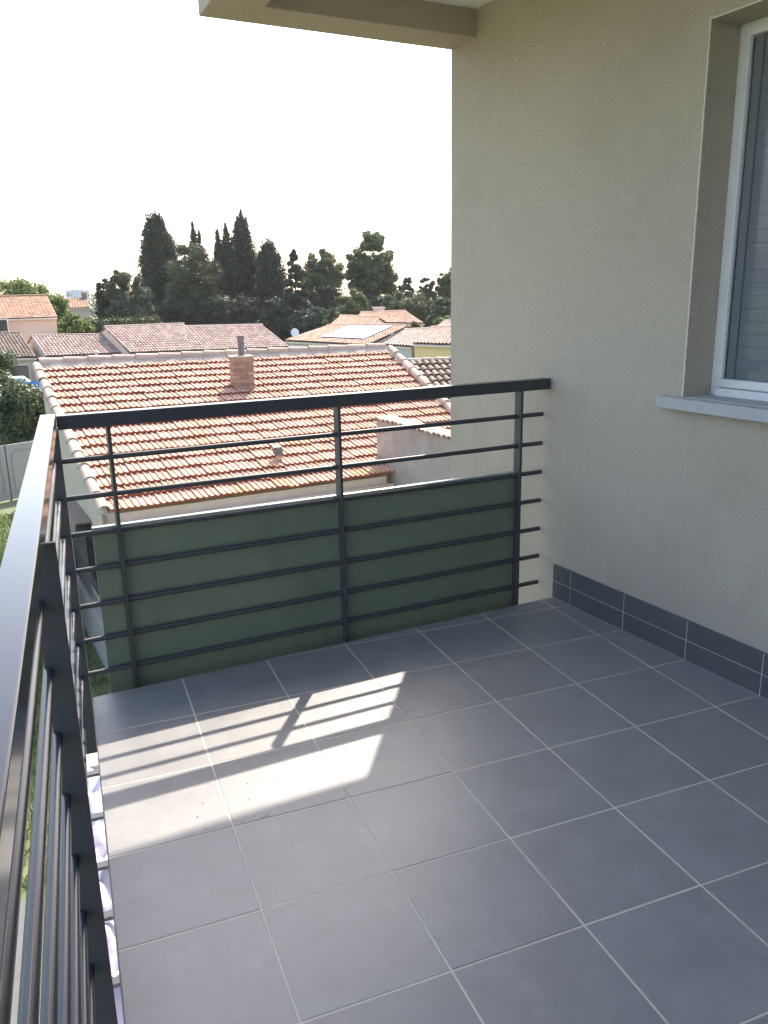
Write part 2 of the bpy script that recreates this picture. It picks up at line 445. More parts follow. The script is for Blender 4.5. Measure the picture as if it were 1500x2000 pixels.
# overhang: perimeter beams, recessed ceiling, roof slab with an added, unseen eave
ov = empty('overhang', (0, 0, 2.53)); ov.parent = apt; ov.matrix_parent_inverse = parent_world(apt).inverted()
c0 = V(-1.258, .900, 2.533); c1 = V(-.019, 1.024, 2.533); i0 = V(-1.020, .704, 2.533); i1 = V(.002, .806, 2.533)
ld = unit((.113 * .55, -1, 0))                       # run of the left beam
LEN = 6.2
k = MB()
def slabq(mb, a, b, c, d, h):                        # quad footprint a,b,c,d extruded up by h
    mb.prism([(p[0], p[1]) for p in (a, b, c, d)], a[2], a[2] + h)
slabq(k, c0, c1, i1, i0, .30)
k.build('beam', M['stucco'], ov, bevel=.004)
k = MB(); slabq(k, c0 + ld * .0, i0 + V(0, 0, 0), i0 + ld * LEN, c0 + ld * LEN, .298)
k.build('beam', M['stucco'], ov, bevel=.004)
k = MB(); e1 = V(wall_x(-6) + .01, -6, 2.65)
slabq(k, V(i0[0] - .02, i0[1] + .02, 2.65), V(i1[0] + .02, i1[1] + .02, 2.65), e1, V(*(i0 + ld * LEN)[:2], 2.65), .12)
k.build('ceiling', M['ceiling'], ov)
k = MB(); eo = unit(np.array([-(c1 - c0)[1], (c1 - c0)[0], 0])) * .34  # unseen eave projection, added to cut off the sun patch's near edge
slabq(k, c0 + eo + V(-.03, 0, .255), c1 + eo + V(3.2, .32, .255), V(4, -6, 2.788), (c0 + ld * LEN) + V(-.03, 0, .255), .28)
k.build('roof_slab', M['concrete'], ov)

# ================================================================== RAILING
rail = empty('balcony_railing', (-2.02, .05, 0), 'anthracite metal balcony railing with seven rods and dark green lower panels', 'railing')
BD = unit((1, .085, 0)); BNn = unit((-.085, 1, 0))      # along the back run / outwards
BO = V(.0653, .228, 0)
def bpt(x, z, out=0.0):
    t = (x - BO[0]) / BD[0]
    return BO + BD * t + BNn * out + V(0, 0, z)
LD = unit((.018, 1, 0)); LNn = unit((-1, .018, 0))
LO = V(-2.022, .05, 0)
def lpt(y, z, out=0.0):
    return LO + LD * ((y - LO[1]) / LD[1]) + LNn * out + V(0, 0, z)
HZ0, HZ1 = .968, 1.016
hx0 = -1.997
k = MB(); k.obox(bpt(hx0, HZ0, -.047), bpt(.0575, 0) - bpt(hx0, 0), BNn * .050, V(0, 0, HZ1 - HZ0)); k.build('handrail', M['metal'], rail, bevel=.003, seg=3)
k = MB(); k.obox(lpt(-5.0, HZ0 + .001, -.024), lpt(.065, 0) - lpt(-5.0, 0), LNn * .049, V(0, 0, HZ1 - HZ0)); k.build('handrail', M['metal'], rail, bevel=.003, seg=3)
RZ = [.852, .718, .583, .448, .310, .175, .043]
for z in RZ:
    k = MB(); a = bpt(-2.02, z); b = bpt(.0653 - .012, z)
    k.tube(a, b, .010, n=16); k.build('rail', M['metalmatt'], rail, bevel=.002)
    k = MB(); k.tube(lpt(-5.0, z), lpt(.03, z), .010, n=16); k.build('rail', M['metalrail'], rail, bevel=.002)
for px in (-1.832, -.957, -.078):
    k = MB(); k.obox(bpt(px, -.235, -.026) - BD * .006, BD * .012, BNn * .050, V(0, 0, HZ0 + .235)); p_ = k.build('post', M['metalmatt'], rail, bevel=.0015)
    k = MB(); k.obox(bpt(px, -.235, -.034) - BD * .05, BD * .1, BNn * .0075, V(0, 0, .15)); k.build('fixing_plate', M['metal'], p_, bevel=.001)
for y, th in ((.052, .05), (-1.4, .012), (-3.3, .012)):
    k = MB(); k.obox(lpt(y, -.27 if th > .02 else -.235, -.028 if th > .02 else -.041) - LD * th / 2, LD * th, LNn * .047, V(0, 0, HZ0 + .235 + (.035 if th > .02 else 0))); k.build('post', M['metalmatt'], rail, bevel=.0015)
PT = .592
for x0, x1 in ((-1.922, -.966), (-.948, -.086)):
    k = MB(); k.obox(bpt(x0, -.14, .0115), bpt(x1, 0) - bpt(x0, 0), BNn * .006, V(0, 0, PT + .14)); pn = k.build('panel', M['panel'], rail, bevel=.001)
    k = MB(); k.obox(bpt(x0, PT, .001), bpt(x1, 0) - bpt(x0, 0), BNn * .024, V(0, 0, .008)); k.build('edge_trim', M['panelcap'], pn, bevel=.001)

# ================================================================== PERGOLA BELOW
per = empty('shade_pergola', (-2.0, 1.4, GR), 'white canvas shade with dark crossbars seen below the balcony corner', 'pergola')
cv = MB(); nx, ny = 16, 90
P = []
for j in range(ny + 1):
    for i in range(nx + 1):
        x = -2.14 + i / nx * .36; y = -.1 + j / ny * 2.5
        z = -1.72 + .05 * math.sin(y * 15 + 3.5 * math.sin(x * 11)) + .035 * math.sin(x * 25 + y * 21) + .012 * math.sin(y * 61 + x * 33)
        P.append((x, y, z))
cv.add(P, [(j * (nx + 1) + i, j * (nx + 1) + i + 1, (j + 1) * (nx + 1) + i + 1, (j + 1) * (nx + 1) + i) for j in range(ny) for i in range(nx)], True)
cv.build('canvas', M['canvas'], per)
for y in (2.22, 1.72, 1.24, .83, .38):
    k = MB(); k.box(-2.17, -1.76, y - .028, y + .028, -1.655, -1.635); k.build('crossbar', M['metal'], per, bevel=.004)
for x in (-2.15, -1.80):
    k = MB(); k.box(x - .03, x + .03, -.2, 2.45, -1.84, -1.77); k.build('side_beam', M['metal'], per, bevel=.004)
k = MB(); k.box(-2.2, -1.74, 2.45, 2.72, -1.85, -1.72); k.build('front_beam', M['beige'], per, bevel=.008)
for x in (-2.15, -1.80):
    for y in (-.1, 2.55):
        k = MB(); k.box(x - .035, x + .035, y - .035, y + .035, GR, -1.85); k.build('post', M['metal'], per, bevel=.004)

# ================================================================== FOLIAGE TOOLS
def leaf_mesh(name, C_, Nrm, ln, wd, rnd, up=0.0):
    n = len(C_)
    Nrm = Nrm / (np.linalg.norm(Nrm, axis=1, keepdims=True) + 1e-9)
    a = RNG.normal(size=(n, 3)); a[:, 2] += up
    a -= Nrm * np.sum(a * Nrm, 1, keepdims=True); a /= (np.linalg.norm(a, axis=1, keepdims=True) + 1e-9)
    b = np.cross(Nrm, a)
    ln = np.broadcast_to(ln, (n,))[:, None]; wd = np.broadcast_to(wd, (n,))[:, None]
    v = np.stack([C_ - a * ln * .5, C_ + b * wd * .5 - a * ln * .08, C_ + a * ln * .5, C_ - b * wd * .5 - a * ln * .08], 1).reshape(-1, 3)
    me = bpy.data.meshes.new(name)
    me.vertices.add(4 * n); me.vertices.foreach_set('co', v.astype(np.float32).ravel())
    me.loops.add(4 * n); me.loops.foreach_set('vertex_index', np.arange(4 * n, dtype=np.int32))
    me.polygons.add(n); me.polygons.foreach_set('loop_start', np.arange(0, 4 * n, 4, dtype=np.int32)); me.polygons.foreach_set('loop_total', np.full(n, 4, np.int32))
    at = me.attributes.new('rnd', 'FLOAT', 'FACE'); at.data.foreach_set('value', rnd.astype(np.float32))
    me.update(calc_edges=True); me.validate()
    return me

def crown(name, cl, n, leaf, material, parent, up=0.0, shell=2.2, wd=.55, out=.8, fuzz=.13):
    """cl: list of (centre, radii); n leaves per unit of cluster surface, leaf length in metres"""
    Cs, Ns, Rs = [], [], []
    tot = sum((r[0] * r[1] + r[0] * r[2] + r[1] * r[2]) for _, r in cl)
    for c, r in cl:
        kk = max(6, int(n * (r[0] * r[1] + r[0] * r[2] + r[1] * r[2]) / tot))
        d = RNG.normal(size=(kk, 3)); d /= np.linalg.norm(d, axis=1, keepdims=True)
        rad = RNG.random((kk, 1)) ** (1 / (shell + 1))
        rad *= 1 + fuzz * RNG.normal(size=(kk, 1))
        Cs.append(np.array(c) + d * rad * np.array(r))
        Ns.append(d / np.array(r) * min(r) * out + .55 * RNG.normal(size=(kk, 3)))
        tone = RNG.random()
        Rs.append(np.clip(.5 * RNG.random(kk) + .5 * tone, 0, 1))
    C_ = np.concatenate(Cs); N_ = np.concatenate(Ns); R_ = np.concatenate(Rs)
    me = leaf_mesh(name, C_, N_, leaf * RNG.uniform(.6, 1.35, len(C_)), leaf * wd * RNG.uniform(.7, 1.3, len(C_)), R_, up)
    return link(name, me, material, parent)

def limbs(base, top, r0, r1, branches, parent):
    k = MB(); base = np.array(base, float); top = np.array(top, float)
    pts = [base + (top - base) * t + V(random.uniform(-.12, .12), random.uniform(-.12, .12), 0) * (1 if 0 < t < 1 else 0) for t in (0, .3, .6, 1)]
    for i in range(3):
        ra = r0 + (r1 - r0) * i / 3; rb = r0 + (r1 - r0) * (i + 1) / 3
        k.tube(pts[i], pts[i + 1], ra, rb, 8, caps=(i == 2))
    for a, b, ra in branches:
        mid = (np.array(a) + np.array(b)) / 2 + V(0, 0, random.uniform(-.2, .3))
        k.tube(a, mid, ra, ra * .65, 6, caps=False); k.tube(mid, b, ra * .65, ra * .25, 6)
    return k.build('trunk', M['bark'], parent)

def cypress(x, y, h, r, label, tips=((0, 0, 1.0),), n=9000, lf='cypress', leaf=.34, blunt=.0, group='cypresses and conifers behind the roofs', base=GR):
    t = empty('cypress_tree', (x, y, base), label, 'tree', group)
    limbs((x, y, base), (x, y, base + h * .8), r * .14, .05, [], t)
    cl = []
    for (ox, oy, hs) in tips:
        H = h * hs; q = 1 / math.sqrt(len(tips)) if len(tips) > 1 else 1.0
        rr = r * (.9 if len(tips) == 1 else .8 if len(tips) < 4 else .5)
        nn = int(70 * H / 14)
        for i in range(nn):
            u = (i + .5) / nn
            prof = min(1, (u + .12) * 3.2) * (max(0, 1 - u ** 4.4) ** (.85 - .25 * blunt)) * (.9 + .2 * math.sin(u * 9 + ox * 3))
            prof = max(prof, .06)
            for _ in range(4):
                a = random.uniform(0, 2 * math.pi); ra = rr * prof
                cr = max(.22, ra * random.uniform(.26, .48)); off = max(0, ra - cr) * random.uniform(.25, 1.12)
                vz = random.uniform(.8, 1.5) * (.5 + .5 * (1 - u)) + .3
                cl.append(((x + ox + off * math.cos(a), y + oy + off * math.sin(a), base + u * (H - vz * .4)), (cr, cr, vz)))
        cl.append(((x + ox, y + oy, base + H - .55), (.16, .16, .8)))
    crown('crown', cl, int(n * 3.4), leaf * 1.0, LF[lf], t, up=1.6, shell=1.4, wd=.5)
    return t

def round_tree(name, x, y, h, r, label, lf, n=9000, leaf=.35, zc=.62, rz=None, lumps=38, lump=.34, group=None, base=GR, trunk=.2, holes=1.0, flat=0.0, cat='tree'):
    t = empty(name, (x, y, base), label, cat, group)
    rz = rz or h * (1 - zc)
    c = V(x, y, base + h * zc)
    cl, br = [], []
    for i in range(lumps):
        d = unit(RNG.normal(size=3)); 
        if flat and d[2] < 0: d[2] *= (1 - flat)
        rad = random.uniform(.62, 1.0) ** .7 if i % 4 else random.uniform(.1, .6)
        lr = r * lump * random.uniform(.65, 1.25) * (1 if i % 4 else 1.5)
        p = c + d * rad * np.array([r - lr * .6, r - lr * .6, rz - lr * .5])
        if p[2] - lr < base + .02: p[2] = base + lr * .8
        cl.append((p, (lr, lr, lr * random.uniform(.7, .95))))
        if i % 4 == 0: br.append((V(x, y, base + h * zc * .65), p, trunk * .4))
    limbs((x, y, base), (x, y, base + h * zc), trunk, trunk * .5, br, t)
    crown('crown', cl, int(n * 2.3), leaf * .92, LF[lf], t, up=.2, shell=1.6, wd=.62, fuzz=.17)
    return t

# ================================================================== NEAR HOUSE
RL = V(-2.35, 14.78, .14); RR = V(5.09, 14.92, .14); EL = V(-1.57, 8.72, -1.5); ER = V(5.05, 9.60, -1.5)
house = empty('tiled_house', (1.5, 12, GR), 'low house with orange interlocking tile roof just beyond the railing', 'house')
def S(u, v):
    a = EL + (ER - EL) * u; b = RL + (RR - RL) * u
    return a + (b - a) * v
deck = MB()
BLb = RL + V(.7, 5.6, -1.6); BRb = RR + V(.4, 5.6, -1.6)
for i in range(24):
    for j in range(12):
        if j == 0: continue
        deck.add([S(i / 24, j / 12) - V(0, 0, .03), S((i + 1) / 24, j / 12) - V(0, 0, .03), S((i + 1) / 24, (j + 1) / 12) - V(0, 0, .03), S(i / 24, (j + 1) / 12) - V(0, 0, .03)], [(0, 1, 2, 3)])
deck.add([RL, RR, BRb, BLb], [(0, 1, 2, 3)])
roof = deck.build('roof', M['terrashade'], house)
NR, NC = 17, 37
# one interlocking tile, unit width and length; lower end lifted
def tile_profile():
    return [(0, .004), (.03, .024), (.12, .028), (.17, .010), (.22, .004), (.47, .004), (.51, .016), (.56, .024), (.63, .022), (.68, .008), (.73, .003), (1.0, .003)]
def tile_geom(mb, o, x, y, z, w, l, rnd=0.0):
    pr = tile_profile(); n = len(pr); P = []
    for (u, hh) in pr: P.append(o + x * u * w + z * (hh + .052))                    # lower edge
    for (u, hh) in pr: P.append(o + x * u * w + y * l * 1.12 + z * (hh + .004))     # upper edge
    mb.add(P, [(i, i + 1, n + i + 1, n + i) for i in range(n - 1)], False, rnd)
    Q = []
    for (u, hh) in pr: Q.append(o + x * u * w + z * (hh + .052))
    for (u, hh) in pr: Q.append(o + x * u * w + y * .012 + z * (hh + .012))
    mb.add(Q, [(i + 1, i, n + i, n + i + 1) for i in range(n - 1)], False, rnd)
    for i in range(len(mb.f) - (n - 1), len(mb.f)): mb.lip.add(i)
def slots(me, mb):
    me.materials.append(M['terracotta']); me.materials.append(M['terrashade'])
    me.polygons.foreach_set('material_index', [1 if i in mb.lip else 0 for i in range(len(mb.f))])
    return me
tm = MB(); tile_geom(tm, V(0, 0, 0), V(1, 0, 0), V(0, 1, 0), V(0, 0, 1), 1, 1)
tme = slots(tm.mesh('roof_tile'), tm)
rest = MB()
made = 0
for r in range(NR):
    v0 = r / NR
    v1 = (r + 1) / NR
    for c in range(NC):
        u0 = c / NC; u1 = (c + 1) / NC
        o = S(u0, v0); x = S(u1, v0) - o; y = S(u0, v1) - o
        w = np.linalg.norm(x); l = np.linalg.norm(y)
        xn = unit(x); yn = unit(y); zn = unit(np.cross(xn, yn))
        o = o + zn * random.uniform(-.004, .006) + yn * (random.uniform(-.008, .008) - (.035 if random.random() < .03 else 0))
        if r < 8 and made < 296:
            tw = random.uniform(-.012, .012)
            x2 = unit(xn + yn * tw)
            place('roof_tile', tme, None, roof, frame4(o, x2, yn, zn, w * .985, l, 1.0))
            made += 1
        else:
            tile_geom(rest, o, xn, yn, zn, w * .985, l, random.random())
tag(link('roof_tiles', slots(rest.mesh('roof_tiles'), rest), None, roof), kind='stuff')

def halfround(r0, r1, l, th=.014, n=10, lift=0.0):
    """half-round cap along +y, open below, unit = metres"""
    mb = MB(); P = []
    for (rr, yy, zz) in ((r0, 0, lift), (r1, l, 0), (r0 - th, 0, lift), (r1 - th, l, 0)):
        for i in range(n + 1):
            a = math.pi * (i / n * 1.1 - .05)
            P.append((rr * math.cos(a), yy, zz + rr * math.sin(a)))
    n1 = n + 1
    F = []
    for i in range(n):
        F.append((i, n1 + i, n1 + i + 1, i + 1)); F.append((2 * n1 + i, 2 * n1 + i + 1, 3 * n1 + i + 1, 3 * n1 + i))
    mb.add(P, F, True)
    mb.add(P, [(i, i + 1, 2 * n1 + i + 1, 2 * n1 + i) for i in range(n)], False)
    return mb
def cap_row(name, a, b, L0, mesh, material, parent, lift=0.0, up=V(0, 0, 1)):
    a = np.array(a, float); b = np.array(b, float); d = unit(b - a); n = max(1, int(round(np.linalg.norm(b - a) / L0)))
    st = np.linalg.norm(b - a) / n
    for i in range(n):
        x = unit(np.cross(d, up)); z = np.cross(x, d)
        dj = unit(d + x * random.uniform(-.012, .012) + z * random.uniform(-.01, .01))
        o = a + d * st * i + z * (lift + random.uniform(-.004, .006)) + x * random.uniform(-.006, .006)
        place(name, mesh, material, parent, frame4(o, x, dj, z, random.uniform(.96, 1.04), st / L0, 1))
capm = halfround(.098, .082, .47, lift=.010).mesh('cap_tile'); capm.materials.append(M['cap'])
mo = MB(); nn = unit(np.cross(ER - EL, RL - EL))
dm = unit(EL - RL)
for i in range(46):
    u0 = i / 46; u1 = (i + 1) / 46
    a = S(u0, 1); b = S(u1, 1); wdt = .2 + random.uniform(-.02, .02)
    mo.add([a + dm * wdt + nn * .035, b + dm * (wdt + random.uniform(-.01, .01)) + nn * .035, b + V(0, 0, .13), a + V(0, 0, .13)], [(0, 1, 2, 3)], True)
    mo.add([a + dm * wdt + nn * -.02, b + dm * wdt + nn * -.02, b + dm * wdt + nn * .035, a + dm * wdt + nn * .035], [(0, 1, 2, 3)])
mo.add([RL + V(0, 0, .13), RR + V(0, 0, .13), RR + V(0, .3, .0), RL + V(0, .3, .0)], [(0, 1, 2, 3)])
mo.add([RL + dm * .2 + nn * .035, RL + V(0, 0, .13), RL + V(0, .3, 0), RL + V(0, 0, -.1)], [(0, 1, 2, 3)])
mo.build('ridge_mortar', M['mortar'], roof)
cap_row('ridge_tile', RL + V(0, 0, .07), RR + V(0, 0, .07), .47, capm, None, roof)
cap_row('verge_tile', EL + V(-.06, -.05, .035), RL + V(-.06, -.18, .035), .47, capm, None, roof)
cap_row('verge_tile', ER + V(.05, -.05, .05), RR + V(.05, -.18, .05), .47, capm, None, roof)

# walls
ge = unit(V(*(RL - EL)[:2], 0)); gn = V(-ge[1], ge[0], 0)           # along gable, outwards to the left
fe = unit(V(*(ER - EL)[:2], 0)); fn = V(fe[1], -fe[0], 0)           # along front, outwards
ins = .30
w0 = EL + ge * ins + V(0, 0, -.02); w1 = ER + V(0, ins, -.02)
BK = V(BLb[0], BLb[1] - .3, -1.5)
k = MB()
k.add([V(w0[0], w0[1], GR), V(w1[0], w1[1], GR), w1, w0], [(0, 1, 2, 3)])
k.build('wall', M['cream'], house)
k = MB()
k.add([V(w0[0], w0[1], GR), w0 + V(0, 0, .02), RL + V(0, 0, -.02), V(*RL[:2], GR)], [(0, 3, 2, 1)])
k.add([V(*RL[:2], GR), RL + V(0, 0, -.02), BK, V(*BK[:2], GR)], [(0, 3, 2, 1)])
gw_ = k.build('gable_wall', M['gable'], house)
k = MB()
k.add([V(w1[0], w1[1], GR), w1, RR + V(0, 0, -.02), V(*RR[:2], GR)], [(0, 1, 2, 3)])
k.add([V(*RR[:2], GR), RR + V(0, 0, -.02), BRb, V(*BRb[:2], GR)], [(0, 1, 2, 3)])
k.add([V(*BK[:2], GR), BK, BRb, V(*BRb[:2], GR)], [(0, 1, 2, 3)])
k.build('gable_wall', M['gable'], house)
# verge edge board under the caps on the left
k = MB(); k.obox(EL + gn * .0 + V(0, 0, -.16), RL - EL, -gn * .08, V(0, 0, .17)); k.build('verge_mortar', M['mortar'], house)
# fascia, gutter, brackets
k = MB(); k.obox(EL + ge * .06 + fe * .05 + V(0, 0, -.20), fe * 4.45, ge * .03, V(0, 0, .17)); k.build('fascia', M['beige'], house)
k = MB(); gt0 = EL + fe * .0 + ge * .02 + V(0, 0, -.16); nseg = 12; P = []
for t_ in (0, 1):
    for i in range(nseg + 1):
        a = math.pi * (1 + i / nseg)
        P.append(gt0 + fe * 4.58 * t_ + V(0, 0, -.0) + fn * (.065 * math.cos(a) + .0) + V(0, 0, .065 * math.sin(a)))
n1 = nseg + 1
k.add(P, [(i, i + 1, n1 + i + 1, n1 + i) for i in range(nseg)], True)
k.tube(gt0 + fn * .068, gt0 + fn * .068 + fe * 4.58, .010, n=8)
gut = k.build('gutter', M['beige'], house)
for i in range(6):
    k = MB(); p = gt0 + fe * (.3 + i * .8); k.obox(p + fn * .07 + V(0, 0, -.075), fe * .02, -fn * .14, V(0, 0, .012)); k.build('gutter_bracket', M['zinc'], gut)
k = MB(); p = G(752, 914, -1.46)
k.add([p + V(-.22, -.10, .0), p + V(.1, -.12, -.06), p + V(.2, .16, .0), p + V(.0, .35, .12), p + V(-.16, .3, .1)], [(0, 1, 2, 3, 4)])
k.add([p + V(-.22, -.10, .0), p + V(.1, -.12, -.06), p + V(.1, -.12, -.14), p + V(-.22, -.10, -.12)], [(3, 2, 1, 0)])
k.add([p + V(.1, -.12, -.06), p + V(.2, .16, .0), p + V(.2, .16, -.12), p + V(.1, -.12, -.14)], [(3, 2, 1, 0)])
k.build('corner_flashing', M['zinc'], house)
k = MB(); a = w0 + fn * .02 + V(.1, 0, -.45); b = w0 + fe * 4.4 + fn * .02 + V(0, 0, -.25)
for i in range(12):
    t0, t1 = i / 12, (i + 1) / 12
    k.tube(a + (b - a) * t0 + V(0, 0, -.12 * math.sin(math.pi * t0)), a + (b - a) * t1 + V(0, 0, -.12 * math.sin(math.pi * t1)), .007, n=6)
k.build('wall_cable', M['white'], house)
k = MB(); p = w0 + gn * .05 + V(0, 0, -.05); k.tube(V(p[0], p[1], GR), p, .04, n=10); k.build('downpipe', M['beige'], house)
# plinth and barred window on the gable
def gpt(s, z, out=0.0): return V(EL[0], EL[1], 0) + ge * s + gn * out + V(0, 0, z)
k = MB(); k.obox(gpt(.32, GR, 0), ge * 5.7, gn * .14, V(0, 0, .82)); k.obox(gpt(.32, GR + .82, -.01), ge * 5.7, gn * .17, V(0, 0, .05)); k.build('plinth', M['concrete'], house, bevel=.01)
k = MB(); k.obox(gpt(1.75, -3.3, -.01), ge * 1.5, gn * .02, V(0, 0, 1.2)); gwin = k.build('window', M['glassdark'], house)
for i in range(15):
    k = MB(); s = 1.72 + i * 1.56 / 14
    k.tube(gpt(s, -3.32, .12), gpt(s, -2.04, .12), .009, n=6); k.build('window_bar', M['iron'], gwin)
k = MB()
for z in (-3.3, -2.68, -2.06): k.obox(gpt(1.68, z - .012, .115), ge * 1.64, gn * .008, V(0, 0, .024))
k.build('grille_rail', M['iron'], gwin)
k = MB(); k.obox(gpt(1.62, -2.02, .0), ge * 1.76, gn * .26, V(0, 0, .03)); k.add([gpt(1.62, -2.02, .26), gpt(3.38, -2.02, .26), gpt(3.38, -2.2, .27), gpt(1.62, -2.2, .27)], [(0, 1, 2, 3)])
k.build('window_hood', M['rust'], gwin)
# chimney of bricks with a pipe
ch = empty('chimney', (0, 0, 0)); ch.parent = house; ch.matrix_parent_inverse = parent_world(house).inverted()
def roof_hit(px, py):
    d = sight(px, py); nrm = np.cross(ER - EL, RL - EL)
    return CAM + d * (np.dot(EL - CAM, nrm) / np.dot(d, nrm))
cbase = roof_hit(478, 772)
cx, cy, cz = cbase; cy += .2
ztop = (CAM + sight(475, 699) * ((cy - .2 - CAM[1]) / sight(475, 699)[1]))[2]
xl = (CAM + sight(457, 740) * ((cy - .2 - CAM[1]) / sight(457, 740)[1]))[0]; xr = (CAM + sight(497, 740) * ((cy - .2 - CAM[1]) / sight(497, 740)[1]))[0]
hw = (xr - xl) / 2; cx = (xl + xr) / 2
k = MB(); k.box(cx - hw + .012, cx + hw - .012, cy - .2 + .012, cy + .2 - .012, cz - .25, ztop - .01); k.build('mortar_core', M['mortar'], ch)
bh = .068; nz = int((ztop - cz + .1) / bh)
bw = 2 * hw / 2 - .008
bme = MB(); bme.box(-.5, .5, -.5, .5, -.5, .5); bme = bme.mesh('brick'); bme.materials.append(M['brick'])
def brick(x0, x1, y0, y1, z0, z1):
    place('brick', bme, None, ch, frame4(V((x0 + x1) / 2, (y0 + y1) / 2, (z0 + z1) / 2), V(1, 0, 0), V(0, 1, 0), V(0, 0, 1), x1 - x0, y1 - y0, z1 - z0))
for c in range(nz):
    z1 = ztop - c * bh - .004; z0 = z1 - bh + .009
    cut = (.33 if c % 2 else .66)
    xs = [cx - hw, cx - hw + 2 * hw * cut, cx + hw]
    j = lambda: random.uniform(-.002, .003)
    for a, b in zip(xs[:-1], xs[1:]):
        brick(a + .004 * (a > cx - hw), b - .004 * (b < cx + hw), cy - .2 - j(), cy - .12, z0, z1)
    for sx in (-1, 1):
        xa = cx + sx * hw; ys = [cy - .118, cy + (.0 if c % 2 else .08), cy + .2]
        for a, b in zip(ys[:-1], ys[1:]):
            brick(min(xa, xa - sx * .08), max(xa, xa - sx * .08) + j(), a + .003, b - .003, z0, z1)
k = MB(); k.box(cx - hw - .02, cx + hw + .02, cy - .22, cy + .22, ztop, ztop + .035); k.build('chimney_slab', M['mortar'], ch, bevel=.008)
pz = (CAM + sight(470, 655) * ((cy - CAM[1]) / sight(470, 655)[1]))[2]; pxx = (CAM + sight(471, 680) * ((cy - CAM[1]) / sight(471, 680)[1]))[0]
k = MB(); k.tube((pxx, cy, ztop + .03), (pxx, cy, pz), .066, .062, 14, caps=False); k.tube((pxx, cy, pz - .05), (pxx, cy, pz), .072, .072, 14); k.build('flue_pipe', M['lead'], ch)
# roof vent and glass tile
vb = roof_hit(546, 903)
k = MB(); k.tube(vb + V(0, 0, -.05), vb + V(-.01, .02, .12), .055, .05, 12); k.build('vent_base', M['terracotta'], house)
k = MB(); k.obox(vb + V(-.085, -.05, .12), V(.15, 0, .0), V(0, .12, .02), V(-.02, 0, .14)); k.obox(vb + V(-.03, -.055, .13), V(.02, 0, 0), V(0, .01, 0), V(0, 0, .12)); k.build('vent_cowl', M['lead'], house, bevel=.006)
sp = roof_hit(503, 756)
k = MB(); k.obox(sp + nn * .05, unit(ER - EL) * .16, unit(RL - EL) * .30, nn * .03); k.build('skylight_pane', M['white'], house, bevel=.005)

# ---- rough grey wall with tile coping in front of the roof's right side
gwl = empty('grey_boundary_wall', (3.1, 8.5, GR), 'rough grey rendered wall with broken tile coping in front of the orange roof', 'wall')
A = V(2.94, 9.94, 0); B = V(3.27, 6.9, 0); wd = unit(B - A); wn_ = V(wd[1], -wd[0], 0)
zt = -.66
k = MB(); k.obox(V(A[0], A[1], GR), (B - A), -wn_ * -.28 if wn_[0] > 0 else -wn_ * .28, V(0, 0, zt - GR)); k.build('wall', M['greyrender'], gwl)
inn = wn_ if wn_[0] > 0 else -wn_
cm = halfround(.075, .065, .40, th=.014, n=8).mesh('coping_tile'); cm.materials.append(M['cap'])
nb = 21
for i in range(nb):
    p = A + wd * (i + .5) * np.linalg.norm(B - A) / nb + V(0, 0, zt + .0)
    yv = unit(inn + V(0, 0, .05)); xv = unit(np.cross(yv, V(0, 0, 1))); zv = np.cross(xv, yv)
    place('coping_tile', cm, None, gwl, frame4(p - inn * (.05 + random.uniform(-.02, .02)), xv, yv, zv, random.uniform(.9, 1.05), .72, random.uniform(.6, .8)))
k = MB()
for i in range(30):
    t0, t1 = i / 30, (i + 1) / 30
    a = A + (B - A) * t0; b = A + (B - A) * t1
    h0 = .045 + .02 * math.sin(i * 1.7); h1 = .045 + .02 * math.sin((i + 1) * 1.7)
    k.add([a + V(0, 0, zt) - inn * .012, b + V(0, 0, zt) - inn * .012, b + inn * .04 + V(0, 0, zt + h1), a + inn * .04 + V(0, 0, zt + h0), a + inn * .27 + V(0, 0, zt + .05), b + inn * .27 + V(0, 0, zt + .05)], [(0, 1, 2, 3), (3, 2, 5, 4)], True)
k.build('coping_mortar', M['mortar'], gwl)

# ---- dark canal-tile roof to the right
h5 = empty('canal_tile_outhouse', (7.5, 18, GR), 'outhouse with dark brown barrel tiles between orange roof and balcony wall', 'outhouse')
r5a = D(770, 709, 24.6); r5b = D(930, 698, 25.4); z5 = r5a[2]; r5b[2] = z5
dn = unit(np.cross(V(0, 0, 1), unit(r5b - r5a))) ; dn = dn if dn[1] < 0 else -dn
e5a = r5a + dn * 5 + V(0, 0, -1.45); e5b = r5b + dn * 5 + V(0, 0, -1.45)
k = MB(); k.add([e5a, e5b, r5b, r5a], [(0, 1, 2, 3)]); k.add([r5a, r5b, r5b - dn * 5 - V(0, 0, 1.45), r5a - dn * 5 - V(0, 0, 1.45)], [(0, 1, 2, 3)])
k.add([V(e5a[0], e5a[1], GR), V(e5b[0], e5b[1], GR), e5b, e5a], [(0, 1, 2, 3)]); k.add([V(e5a[0], e5a[1], GR), e5a, r5a, V(r5a[0], r5a[1], GR)], [(0, 1, 2, 3)])
d5 = k.build('roof', M['canaldark'], h5)
c5 = halfround(.095, .075, .44, th=.016, n=8, lift=.03).mesh('barrel_tile'); c5.materials.append(M['canaldark'])
sl5 = unit(r5a - e5a); ax5 = unit(r5b - r5a); n5 = np.cross(ax5, sl5)
nc5 = int(np.linalg.norm(r5b - r5a) / .21)
